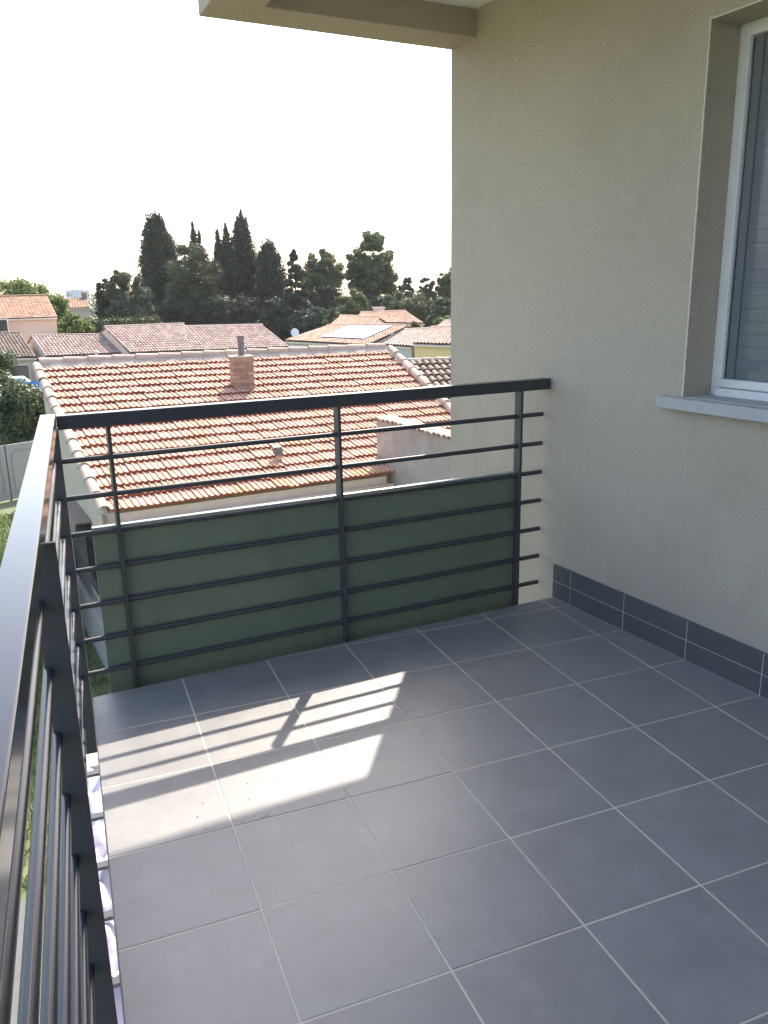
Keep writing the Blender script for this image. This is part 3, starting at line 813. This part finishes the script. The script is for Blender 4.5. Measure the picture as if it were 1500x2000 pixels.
for r in range(12):
    for c in range(nc5):
        o = e5a + (r5a - e5a) * (r / 12) + ax5 * (c + .5) * .21 + n5 * (.005 + random.uniform(0, .012))
        if np.linalg.norm(o - CAM) < 5: continue
        pxx_ = ROT @ (o - CAM); X_ = 750 + FPX * pxx_[0] / pxx_[2]
        if X_ > 905: continue                                              # behind the apartment wall
        place('barrel_tile', c5, None, d5, frame4(o, ax5, unit(sl5 + ax5 * random.uniform(-.02, .02)), n5, 1, np.linalg.norm(r5a - e5a) / 12 / .40, 1))
cap_row('ridge_tile', r5a + V(0, 0, .03), r5b + V(0, 0, .03), .47, capm, None, d5)

# ================================================================== FARTHER HOUSES
def corrugated(mb, rl, rr, el, er, cw=.22, rowl=.42, amp=.055, seg=6):
    rl, rr, el, er = (np.array(p, float) for p in (rl, rr, el, er))
    nc = max(2, int(np.linalg.norm(rr - rl) / cw)); nr = max(2, int(np.linalg.norm(rl - el) / rowl))
    nrm = unit(np.cross(er - el, rl - el))
    for r in range(nr):
        for c in range(nc):
            rn = random.random()
            P = []
            for vv, lift in ((r / nr, .035), ((r + 1.12) / nr, .0)):
                for i in range(seg + 1):
                    uu = (c + i / seg) / nc
                    a = el + (er - el) * uu; b = rl + (rr - rl) * uu
                    hgt = amp * (abs(math.sin(math.pi * i / seg)) ** .7)
                    P.append(a + (b - a) * min(vv, 1.0) + nrm * (hgt + lift))
            n1 = seg + 1
            mb.add(P, [(i, i + 1, n1 + i + 1, n1 + i) for i in range(seg)], True, rn)
    return nrm

def far_house(name, label, rl, rr, el, er, roofm, wallm, cat='house', group=None, drop=.12, inset=.25, cw=.22, rowl=.42, amp=.085, back=True, capmat='canal'):
    rl, rr, el, er = (np.array(p, float) for p in (rl, rr, el, er))
    h = empty(name, ((el[0] + er[0]) / 2, (el[1] + er[1]) / 2, GR), label, cat, group)
    k = MB(); corrugated(k, rl, rr, el, er, cw, rowl, amp)
    bl = 2 * rl - el; bl[2] = el[2]; br = 2 * rr - er; br[2] = er[2]
    k.add([el, er, rr, rl], [(3, 2, 1, 0)]); k.add([rl, rr, br, bl], [(0, 1, 2, 3)], False, .5)
    k.tube(rl + V(0, 0, .04), rr + V(0, 0, .04), .11, n=8)
    rf = k.build('roof', roofm, h)
    k = MB(); L_ = unit(V(*(rl - el)[:2], 0)); Rr_ = unit(V(*(rr - er)[:2], 0)); dz = V(0, 0, -drop)
    ax = unit(V(*(er - el)[:2], 0))
    a = el + L_ * inset + ax * .08 + dz; b = er + Rr_ * inset - ax * .08 + dz
    c = br - Rr_ * inset - ax * .08 + dz; d = bl - L_ * inset + ax * .08 + dz
    ra = rl + ax * .08 + dz * .8; rb = rr - ax * .08 + dz * .8
    z = lambda p: V(p[0], p[1], GR)
    k.add([z(a), z(b), b, a], [(0, 1, 2, 3)]); k.add([z(d), z(a), a, ra, d], [(0, 1, 2, 3, 4)]); k.add([z(b), z(c), c, rb, b], [(0, 1, 2, 3, 4)]); k.add([z(c), z(d), d, c], [(0, 1, 2, 3)])
    wl_ = k.build('wall', wallm, h)
    k = MB(); k.obox(el + dz * 1.4, er - el, L_ * .06, V(0, 0, drop * 1.1)); k.build('fascia', M['beige'], h)
    return h, (a, b, ax, L_)

def opening(h, name, p, ax, w, hgt, frame_m, glass_m, outn, shutter=False):
    k = MB(); k.obox(p + outn * .005 - ax * w / 2, ax * w, outn * .05, V(0, 0, hgt)); f = k.build(name, frame_m, h)
    if not shutter:
        k = MB(); k.obox(p + outn * .05 - ax * (w / 2 - .08) + V(0, 0, .08), ax * (w - .16), outn * .012, V(0, 0, hgt - .16)); k.build('pane', glass_m, f)
    else:
        for s in (-1, 1):
            k = MB(); k.obox(p + outn * .056 + ax * (.02 if s > 0 else -w / 2 + .02), ax * (w / 2 - .04), outn * .03, V(0, 0, hgt)); k.build('shutter', frame_m, f)
    return f

# row of low houses beyond the orange ridge
eB = [D(88, 697, 58.3), D(240, 690, 58.6)]; rB = [D(60, 657, 62.9), D(205, 655, 62.3)]
hB, iB = far_house('low_roof_house', 'low house with pink barrel tiles second from left in the row', rB[0], rB[1], eB[0], eB[1], M['canalpink'], M['tanwall'], group='low houses beyond the orange roof')
eC = [D(255, 690, 56.5), D(405, 684, 57.4)]; rC = [D(203, 640, 61.5), D(360, 634, 62.5)]
hC, iC = far_house('low_roof_house', 'taller low house with exposed pink side gable in the middle of the row', rC[0], rC[1], eC[0], eC[1], M['canalpink'], M['pinkwall'], group='low houses beyond the orange roof')
eD = [D(405, 684.5, 57.6), D(566, 678, 58.4)]; rD = [D(362, 639.5, 62.4), D(513, 636, 63.0)]
hD, iD = far_house('low_roof_house', 'low house with pink barrel tiles behind the brick chimney', rD[0], rD[1], eD[0], eD[1], M['canalpink'], M['tanwall'], group='low houses beyond the orange roof')
eA = [D(-120, 703, 60), D(72, 698, 59.5)]; rA = [D(-140, 655, 66), D(40, 651, 65)]
hA, iA = far_house('low_roof_house', 'low house with grey brown barrel tiles above a dark window at far left', rA[0], rA[1], eA[0], eA[1], M['canaldark'], M['tanwall'], group='low houses beyond the orange roof')
opening(hA, 'window', D(38, 752, 59.2), iA[2], 1.5, 1.35, M['tanwall'], M['glassdark'], -iA[3])
# two-storey house
e2 = [D(-120, 627, 70), D(112, 619, 71)]; r2 = [D(-140, 583, 76), D(92, 578, 77)]
h2, i2 = far_house('two_storey_house', 'peach two storey house with brown tile roof at the left edge', r2[0], r2[1], e2[0], e2[1], M['brown_tile'], M['pinkwall'], cw=.3, rowl=.36, amp=.03)
opening(h2, 'window', D(4, 662, 70.1), i2[2], 1.15, 1.5, M['white'], M['glassdark'], -i2[3])
# small house with a chimney and the tower
e3 = [D(128, 603, 108), D(176, 600, 109)]; r3 = [D(130, 585, 113), D(170, 583, 114)]
h3, i3 = far_house('small_house', 'small brown roofed house below the distant tower block', r3[0], r3[1], e3[0], e3[1], M['brown_tile'], M['tanwall'], cw=.3, rowl=.4)
k = MB(); p = D(165, 586, 113.5); k.box(p[0] - .3, p[0] + .3, p[1] - .3, p[1] + .3, p[2] - .4, p[2] + .9); k.build('chimney', M['brick'], h3)
tp = D(153, 586, 620)
tw = empty('tower_block', (tp[0], tp[1], GR), 'pale blue grey tower block on the horizon at left', 'building')
hgt = D(153, 565, 620)[2]
for x0, x1, nm, ml in ((-7.5, -3.2, 'stair_tower', 'tanwall'), (-3.2, 3.2, 'wall', 'tower'), (3.2, 7.6, 'wall', 'tower')):
    k = MB(); k.box(tp[0] + x0, tp[0] + x1, tp[1] + (0 if x0 != 3.2 else 1.5), tp[1] + 14, GR, hgt - (0 if x0 == -3.2 else .6)); w_ = k.build(nm, M['tower'], tw)
    for fl in range(6):
        for cc in range(3):
            xx = tp[0] + x0 + (x1 - x0) * (cc + .5) / 3
            k = MB(); k.box(xx - .55, xx + .55, tp[1] + (0 if x0 != 3.2 else 1.5) - .1, tp[1] + 1.6, hgt - 3.2 - fl * 3.0, hgt - 1.8 - fl * 3.0); k.build('window', M['greysheet'], w_)
k = MB(); k.tube((tp[0] - 5, tp[1] + 5, hgt - 1), (tp[0] - 5, tp[1] + 5, hgt + 6), .2, .1, 6); k.build('mast', M['zinc'], tw)

# right-hand houses
es = [D(556, 665.5, 55), D(716, 674.5, 51)]; rs_ = [D(640, 637, 60.5), D(795, 637, 56)]
hs, is_ = far_house('solar_roof_house', 'house with blue solar panels on its tiled roof', rs_[0], rs_[1], es[0], es[1], M['canal'], M['tanwall'])
# solar array, on the slope
def quadpt(q, u, v):
    a = q[0] + (q[1] - q[0]) * u; b = q[2] + (q[3] - q[2]) * u; return a + (b - a) * v
Q = [es[0], es[1], rs_[0], rs_[1]]
nS = unit(np.cross(es[1] - es[0], rs_[0] - es[0]))
ar = MB()
for i in range(6):
    for j in range(3):
        u0 = .36 + i * .085; u1 = u0 + .082; v0 = .2 + j * .235; v1 = v0 + .228
        c4 = [quadpt(Q, u, v) + nS * .14 for u, v in ((u0, v0), (u1, v0), (u1, v1), (u0, v1))]
        k = MB(); k.add(c4 + [p - nS * .05 for p in c4], [(0, 1, 2, 3), (4, 7, 6, 5), (0, 4, 5, 1), (1, 5, 6, 2), (2, 6, 7, 3), (3, 7, 4, 0)]); k.build('solar_panel', M['solar'], hs)
        k = MB()
        for e_ in range(4):
            a, b = c4[e_], c4[(e_ + 1) % 4]; k.tube(a + nS * .005, b + nS * .005, .022, n=4)
        k.build('panel_frame', M['zinc'], hs)
for px_ in (585, 612, 640):
    p = D(px_, 690, 54.4); opening(hs, 'window', V(p[0], p[1], -2.9), is_[2], 1.3, 1.2, M['white'], M['glassdark'], -is_[3])
eb = [D(628, 640, 61.5), D(772, 640, 57.5)]; rb_ = [D(663, 618, 67), D(742, 620, 64.5)]
hb, ib_ = far_house('gabled_rear_house', 'tan gable house rising just behind the solar panels', D(664, 618, 66.5), D(742, 620.5, 64), D(640, 639, 61.5), D(726, 638, 60), M['canal'], M['tanwall'])
ef = [D(745, 631, 74), D(829, 632, 73)]; rf_ = [D(704, 611, 82), D(793, 608, 80)]
hf, if_ = far_house('chimney_house', 'tile roofed house with pale chimney farthest right among the roofs', rf_[0], rf_[1], D(690, 629, 77), ef[1], M['canal'], M['tanwall'])
k = MB(); p = D(740, 612, 82); k.box(p[0] - .45, p[0] + .45, p[1] - .3, p[1] + .3, p[2] - .6, p[2] + .45); c_ = k.build('chimney', M['greywall'], hf)
k = MB(); k.box(p[0] - .55, p[0] + .55, p[1] - .4, p[1] + .4, p[2] + .45, p[2] + .6); k.build('chimney_cap', M['beige'], c_)
e6 = [D(745, 673.5, 50), D(803, 677, 48.5)]; r6 = [D(790, 646, 55), D(850, 643, 54)]
h6, i6 = far_house('grey_garage', 'grey walled garage with pink tile roof beside the yellow house', r6[0], r6[1], e6[0], e6[1], M['canalpink'], M['greywall'], cat='garage')
p = D(768, 706, 49.2); opening(h6, 'garage_door', V(p[0], p[1], GR), i6[2], 1.9, 2.05, M['white'], M['white'], -i6[3])
e7 = [D(806, 671, 47.5), D(960, 676, 44)]; r7 = [D(842, 641, 54), D(960, 637, 51)]
h7, i7 = far_house('yellow_house', 'yellow rendered house with white shutters beside the balcony wall', r7[0], r7[1], e7[0], e7[1], M['canalpink'], M['yellow'])
for px_ in (846, 877):
    p = CAM + sight(px_, 690) * 1.0
    a, b, ax, Lh = i7
    t = np.dot(a - CAM, -Lh) / np.dot(sight(px_, 690), -Lh); p = CAM + sight(px_, 700) * t
    opening(h7, 'window', p, ax, .75, .95, M['white'], M['white'], -Lh, shutter=True)
e8 = [D(850, 640, 66), D(960, 640, 64)]; r8 = [D(866, 627, 70), D(960, 625, 70)]
far_house('pink_roof_house', 'pink tile roof peeking behind the yellow house at the wall edge', r8[0], r8[1], e8[0], e8[1], M['canalpink'], M['pinkwall'])
# satellite dish
ds = empty('satellite_dish', D(576, 662, 56.5), 'white satellite dish at the left corner of the solar roof', 'satellite dish')
k = MB(); c = D(576, 650, 56.5); dn_ = unit(V(-.3, -1, .35)); u_ = unit(np.cross(V(0, 0, 1), dn_)); w_ = np.cross(dn_, u_)
rings = [(0, 0), (.1, .008), (.19, .03), (.27, .065)]
P = []
for rr, dd in rings:
    for a in range(16): P.append(c + dn_ * dd + rr * (math.cos(a * math.pi / 8) * u_ + 1.12 * math.sin(a * math.pi / 8) * w_))
k.add(P, [(i * 16 + a, i * 16 + (a + 1) % 16, (i + 1) * 16 + (a + 1) % 16, (i + 1) * 16 + a) for i in range(3) for a in range(16)], True)
k.build('dish', M['white'], ds)
k = MB(); k.tube(c - dn_ * .05, c - dn_ * .15 + V(0, 0, -.9), .03, n=8); k.tube(c, c + dn_ * .5 - w_ * .12, .015, n=6); k.build('mount', M['zinc'], ds)

# gate panels, tarpaulin, covered stack
k0 = G(0, 983, GR); k1 = G(52, 972, GR)
gd = unit(k1 - k0); gn2 = V(gd[1], -gd[0], 0)
for (xa, xb, lab) in ((-1.2, .33, 'left grey sheet metal gate panel with rounded inset below the dark shrub'), (.37, 1.9, 'right grey sheet metal gate panel nearest the balcony railing')):
    gt = empty('gate_panel', k0 + gd * xa, lab, 'gate', 'grey gate panels')
    hgt_ = 1.62
    k = MB(); k.obox(k0 + gd * xa + V(0, 0, .05), gd * (xb - xa), gn2 * .04, V(0, 0, hgt_)); k.build('sheet', M['gate'], gt, bevel=.01)
    P = []; w_ = xb - xa; rr = .16
    outl = []
    for (cx_, cz_, a0) in ((w_ - .15 - rr, hgt_ - .15 - rr, 0), (.15 + rr, hgt_ - .15 - rr, 90), (.15 + rr, .2 + rr, 180), (w_ - .15 - rr, .2 + rr, 270)):
        for a in range(0, 91, 15): outl.append((cx_ + rr * math.cos(math.radians(a0 + a)), cz_ + rr * math.sin(math.radians(a0 + a))))
    k = MB()
    for i in range(len(outl)):
        a = outl[i]; b = outl[(i + 1) % len(outl)]
        k.tube(k0 + gd * (xa + a[0]) + gn2 * .045 + V(0, 0, a[1]), k0 + gd * (xa + b[0]) + gn2 * .045 + V(0, 0, b[1]), .018, n=6)
    k.build('inset_rim', M['gate'], gt)
    k = MB(); k.box(*[v for v in (0, 0, 0, 0, 0, 0)]) if False else k.tube(k0 + gd * (xb + .02) + V(0, 0, -.0), k0 + gd * (xb + .02) + V(0, 0, hgt_ + .06), .03, n=8); k.build('gate_post', M['iron'], gt)
bt = MB(); a = D(5, 760, 50); b = D(90, 754, 50)
n_ = 30; P = []
for i in range(n_ + 1):
    t = i / n_; p = a + (b - a) * t; wv = .06 * math.sin(i * 1.3)
    P += [V(p[0], p[1] + wv, GR + .2), V(p[0], p[1] + wv * .4, D(40, 746, 50)[2])]
bt.add(P, [(2 * i, 2 * i + 2, 2 * i + 3, 2 * i + 1) for i in range(n_)], True)
bt.add([p + V(0, .04, 0) for p in P], [(2 * i + 1, 2 * i + 3, 2 * i + 2, 2 * i) for i in range(n_)], True)
tag(bt.build('blue_tarpaulin', M['bluetarp']), 'bright blue tarpaulin screen in front of the far left house', 'tarpaulin')
cs = MB(); c = D(37, 748, 53); z1 = D(37, 737, 53)[2]
P = []
prof = [(-.75, GR), (-.72, z1 - .35), (-.4, z1), (.25, z1), (.62, z1 - .3), (.7, GR)]
for (xx, z_) in prof: P += [V(c[0] + xx, c[1] - .5, z_), V(c[0] + xx, c[1] + .9, z_)]
cs.add(P, [(2 * i, 2 * i + 2, 2 * i + 3, 2 * i + 1) for i in range(len(prof) - 1)]); cs.add([P[2 * i] for i in range(len(prof))], [tuple(reversed(range(len(prof))))]); cs.add([P[2 * i + 1] for i in range(len(prof))], [tuple(range(len(prof)))])
tag(cs.build('covered_stack', M['greysheet'], bevel=.05), 'grey sheet covered stack just behind the blue tarpaulin', 'covered stack')

# ================================================================== TREES
def XY(px, dist):
    p = D(px, 580, dist); return p[0], p[1]
def top_h(px, py, dist): return D(px, py, dist)[2] - GR

d = 112
def cyp(pxl, pxr, pytop, dist, label, **kw):
    x, y = XY((pxl + pxr) / 2, dist); r = (pxr - pxl) / 2 / FPX * dist * 1.62
    return cypress(x, y, top_h((pxl + pxr) / 2, pytop, dist), r, label, **kw)
mpx = lambda p, dist: p / FPX * dist
cyp(282, 350, 414, 112, 'broad cypress with ragged flat top at left end of cypress group', tips=((.1, 0, 1.0), (-.8, .3, .985), (.55, -.2, .99), (-.35, .5, .99), (1.0, .1, .95), (1.7, .2, .84), (-1.4, -.3, .87)), n=20000, blunt=1.5)
x, y = XY(385, 106)
round_tree('conifer_tree', x, y, top_h(385, 464, 106), 3.9, 'rounded olive tinted conifer filling the gap between cypress spires', 'cypress2', n=14000, leaf=.34, zc=.5, lumps=110, lump=.24, group='cypresses and conifers behind the roofs', trunk=.35)
cyp(369, 404, 434, 120, 'thin cypress spire poking up behind the rounded conifer', tips=((0, 0, 1.0), (.8, 0, .93)), n=6000)
cyp(422, 466, 438, 112, 'twin tipped cypress left of the tallest cypress', tips=((.35, 0, 1.0), (-.75, 0, .955)), n=9500)
cyp(457, 503, 408, 114, 'tallest pointed cypress with needle like tip', tips=((0, 0, 1.0), (.7, .2, .93), (-.5, 0, .945)), n=12000)
cyp(503, 556, 466, 110, 'round topped cypress at right end of the cypress group', n=11000, blunt=1.3, tips=((0, 0, 1.0), (.5, 0, .95), (-.55, 0, .95)))
# fir with tiered branches
def fir(px, pytop, dist, wpx, label, n=9000):
    x, y = XY(px, dist); h = top_h(px, pytop, dist); r = mpx(wpx / 2, dist)
    t = empty('fir_tree', (x, y, GR), label, 'tree', 'cypresses and conifers behind the roofs')
    br, cl = [], []
    for i in range(90):
        u = random.uniform(.08, .98); a = random.uniform(0, 6.283); rr = r * (1 - u) ** .8 * random.uniform(.55, 1.2) + .15
        e = V(x + rr * math.cos(a), y + rr * math.sin(a), GR + u * h - .12 * rr)
        br.append((V(x, y, GR + u * h + .1), e, .06))
        for s in (.45, .75, 1.0):
            p = V(x, y, GR + u * h) * (1 - s) + e * s; cl.append((p, (.5 * (1.15 - s * .4) * (1.1 - u * .7), .5 * (1.15 - s * .4) * (1.1 - u * .7), .3)))
    cl.append((V(x, y, GR + h - .3), (.12, .12, .5)))
    limbs((x, y, GR), (x, y, GR + h), .22, .03, br, t)
    crown('crown', cl, n * 2, .38, LF['fir'], t, up=.2, shell=2.0, wd=.4)
fir(577, 487, 104, 78, 'dark pointed fir with ragged branches right of the cypresses', 13000)
x, y = XY(630, 122)
round_tree('pine_tree', x, y, top_h(632, 483, 122), mpx(47, 122), 'spreading pine with light showing through between fir and largest pine', 'pine', n=13000, leaf=.36, zc=.66, lumps=120, lump=.17, group='pines behind the solar roof', trunk=.3)
x, y = XY(726, 112)
round_tree('pine_tree', x, y, top_h(722, 459, 112), mpx(52, 112), 'largest dense pine standing alone above the solar roof', 'pine', n=18000, leaf=.36, zc=.58, rz=6.3, lumps=170, lump=.17, group='pines behind the solar roof', trunk=.35)
x, y = XY(797, 125)
round_tree('pine_tree', x, y, top_h(797, 540, 125), mpx(24, 125), 'small dark pine right of the largest pine', 'fir', n=6000, leaf=.34, zc=.6, lumps=60, lump=.22, group='pines behind the solar roof')
x, y = XY(832, 118)
round_tree('pine_tree', x, y, top_h(832, 527, 118), mpx(20, 118), 'slim pale green pine near the balcony wall edge', 'grey', n=6500, leaf=.34, zc=.55, lumps=70, lump=.2, group='pines behind the solar roof')
x, y = XY(880, 116)
round_tree('pine_tree', x, y, top_h(875, 517, 116), mpx(28, 116), 'pine cut off by the balcony wall edge', 'pine', n=9000, leaf=.35, zc=.62, lumps=80, lump=.2, group='pines behind the solar roof')
mids = [(683, 556, 92, 38, 'olive', 'olive toned round tree behind the solar roof ridge'), (620, 595, 88, 30, 'grey', 'grey green shrub left of the solar roof'), (650, 600, 84, 22, 'olive', 'small light shrub against the solar roof ridge'),
        (775, 566, 98, 34, 'olive', 'dark olive tree behind the chimney house'), (815, 570, 96, 42, 'olive', 'wide olive tree right of the pale chimney'), (862, 575, 92, 30, 'grey', 'grey green tree under the pine at the wall edge'),
        (738, 575, 104, 32, 'fir', 'dark shrub under the largest pine'), (866, 614, 78, 22, 'bright', 'bright yellow green bush at the wall edge'), (812, 628, 70, 16, 'olive', 'small shrub between chimney house and yellow house'),
        (590, 560, 118, 34, 'cypress2', 'dark tree under the fir'), (640, 556, 116, 40, 'fir', 'dark understorey tree below the spreading pine'), (480, 575, 104, 44, 'cypress', 'dark shrub at the foot of the tallest cypress'),
        (340, 575, 104, 50, 'cypress', 'dark shrub at the foot of the broad cypress'), (420, 570, 103, 46, 'cypress', 'dark shrub at the foot of the rounded conifer'), (535, 580, 102, 44, 'cypress', 'dark shrub at the foot of the round topped cypress'), (600, 600, 96, 40, 'fir', 'dark shrub at the foot of the fir')]
for (px_, py_, di, wp, lf, lab) in mids:
    x, y = XY(px_, di); h = top_h(px_, py_, di)
    round_tree('broadleaf_tree', x, y, h, mpx(wp, di), lab, lf, n=6500, leaf=.33, zc=.5, rz=h * .5, lumps=70, lump=.25, group='trees and shrubs around the far houses', trunk=.15)
# left side
lefts = [('broadleaf_tree', 35, 533, 84, 62, 'bright', 12000, 'tall bright green tree behind the peach house'), ('broadleaf_tree', 92, 560, 86, 44, 'bright', 9000, 'bright green tree at the right corner of the peach house'),
         ('broadleaf_tree', 140, 612, 74, 36, 'bright', 8000, 'low bright green bush in front of the long hedge'), ('broadleaf_tree', 110, 640, 70, 20, 'bright', 3500, 'small bright bush beside the peach wall'),
         ('conifer_tree', 205, 540, 98, 20, 'fir', 6000, 'narrow dark conifer left of the round grey green tree'), ('broadleaf_tree', 250, 522, 96, 44, 'grey', 15000, 'round grey green tree left of the cypress group')]
for (nm, px_, py_, di, wp, lf, n, lab) in lefts:
    x, y = XY(px_, di); h = top_h(px_, py_, di)
    round_tree(nm, x, y, h, mpx(wp, di), lab, lf, n=n, leaf=.3, zc=.56, rz=h * .44, lumps=90, lump=.23, group='trees on the left', trunk=.25)
# hedge
hd = empty('hedge', D(235, 640, 80), 'long clipped green hedge below the round tree', 'hedge')
ha = D(160, 622, 80); hb_ = D(310, 618, 84); cl = []
for i in range(46):
    p = ha + (hb_ - ha) * i / 45; tz = p[2] + random.uniform(-.08, .1)
    for z_ in (GR + .6, GR + 1.6, GR + 2.6, tz - .7):
        if z_ < tz - .4: cl.append((V(p[0], p[1], z_), (.6, .7, .75)))
crown('foliage', cl, 16000, .25, LF['cypress2'], hd, up=.6)
# near vegetation
def bush(px_, py_top, dist, rpx, lf, n, lab, leaf=.11, base=GR, cat='bush', lumps=30):
    x, y = XY(px_, dist); h = top_h(px_, py_top, dist)
    return round_tree('bush', x, y, h, mpx(rpx, dist), lab, lf, n=n, leaf=leaf, zc=.5, rz=h * .52, lumps=lumps, lump=.36, group='garden bushes at the left', trunk=.06, cat=cat)
bush(14, 750, 29, 62, 'bush', 26000, 'tall dark shrub above the grey gate panels', leaf=.13, lumps=44)
bush(-42, 655, 34, 56, 'bush', 14000, 'tall dark shrub cut off by the left edge', leaf=.14, lumps=36)
bush(150, 688, 50, 14, 'bright', 2500, 'bright green twig bush behind the orange ridge', leaf=.16)
bush(58, 760, 33, 40, 'grey', 9000, 'leafy shrub between gate and orange roof gable', leaf=.12)
bush(25, 985, 17.5, 70, 'flower', 15000, 'pale flowering bush below the grey gate panels', leaf=.06, lumps=40)
bush(-25, 1060, 14.5, 80, 'flower', 13000, 'pale flowering bush at the left picture edge', leaf=.055, lumps=40)
bush(75, 1000, 19.5, 40, 'flower', 7000, 'small flowering bush nearest the railing corner', leaf=.06)
# grass strip along the gable
n = 26000
gx = RNG.uniform(-7.5, -1.62, n); gy = RNG.uniform(4.7, 21, n)
ok = gx < (-1.57 - .129 * (gy - 8.72) - .2 + np.where(gy < 8.7, .2, 0)); gx, gy = gx[ok], gy[ok]
C_ = np.stack([gx, gy, np.full(len(gx), GR + .06)], 1); N_ = RNG.normal(size=(len(gx), 3)); N_[:, 2] *= .35
me = leaf_mesh('grass', C_, N_, RNG.uniform(.12, .3, len(gx)), .022, RNG.random(len(gx)), up=2.0)
tag(link('grass', me, LF['grass']), kind='stuff')
# distant wood closing the horizon
cl = []
for i in range(240):
    a = math.radians(random.uniform(38, 112)); rr = random.uniform(240, 480)
    x, y = CAM[0] + rr * math.cos(a), CAM[1] + rr * math.sin(a); s = random.uniform(4, 8)
    cl.append((V(x, y, GR + s * .4), (s, s, s * .8)))
tag(crown('far_wood', cl, 34000, 1.3, LF['far'], None), kind='stuff')

# crumbs of dry leaf on the floor
cr = MB()
for i in range(18):
    x, y = random.uniform(-1.75, -1.5), random.uniform(-1.08, -.8)
    if y > edge_y(x) - .05: continue
    a = random.uniform(0, 6.28); l = random.uniform(.0012, .0035); w = l * random.uniform(.3, .7); z = .0022
    ux, uy = math.cos(a) * l, math.sin(a) * l; vx, vy = -math.sin(a) * w, math.cos(a) * w
    cr.add([(x - ux, y - uy, z), (x + vx, y + vy, z + .001), (x + ux, y + uy, z + .0025), (x - vx, y - vy, z)], [(0, 3, 2, 1)])
    cr.add([(x - ux, y - uy, z - .0014), (x + vx, y + vy, z - .001), (x + ux, y + uy, z), (x - vx, y - vy, z - .0014)], [(0, 3, 2, 1)])
tag(cr.build('leaf_crumbs', M['rust']), kind='stuff')
# small white roof ventilator on the low house behind the ridge
p = D(189, 699, 57.5); q_ = D(189, 684, 57.5)
rv = MB(); rv.tube(p, (p[0], p[1], q_[2] - .12), .1, .09, 12); rv.tube((p[0], p[1], q_[2] - .12), (p[0], p[1], q_[2]), .17, .1, 12); rv.tube((p[0], p[1], GR), p, .06, n=8)
tag(rv.build('vent_pipe', M['white']), 'small white vent pipe with cap in front of the low pink roof', 'vent pipe')
# ================================================================== AIR
hz = MB(); hz.box(-760, 760, -120, 900, GR - 1.0, 34.0)
mh = bpy.data.materials.new('haze'); mh.use_nodes = True
N = mh.node_tree.nodes; L = mh.node_tree.links; N.clear()
o_ = N.new('ShaderNodeOutputMaterial'); pv = N.new('ShaderNodeVolumePrincipled')
pv.inputs['Color'].default_value = (.92, .95, 1.0, 1); pv.inputs['Density'].default_value = .00013; pv.inputs['Anisotropy'].default_value = .35
L.new(pv.outputs[0], o_.inputs['Volume'])
tag(hz.build('haze', mh), kind='stuff')
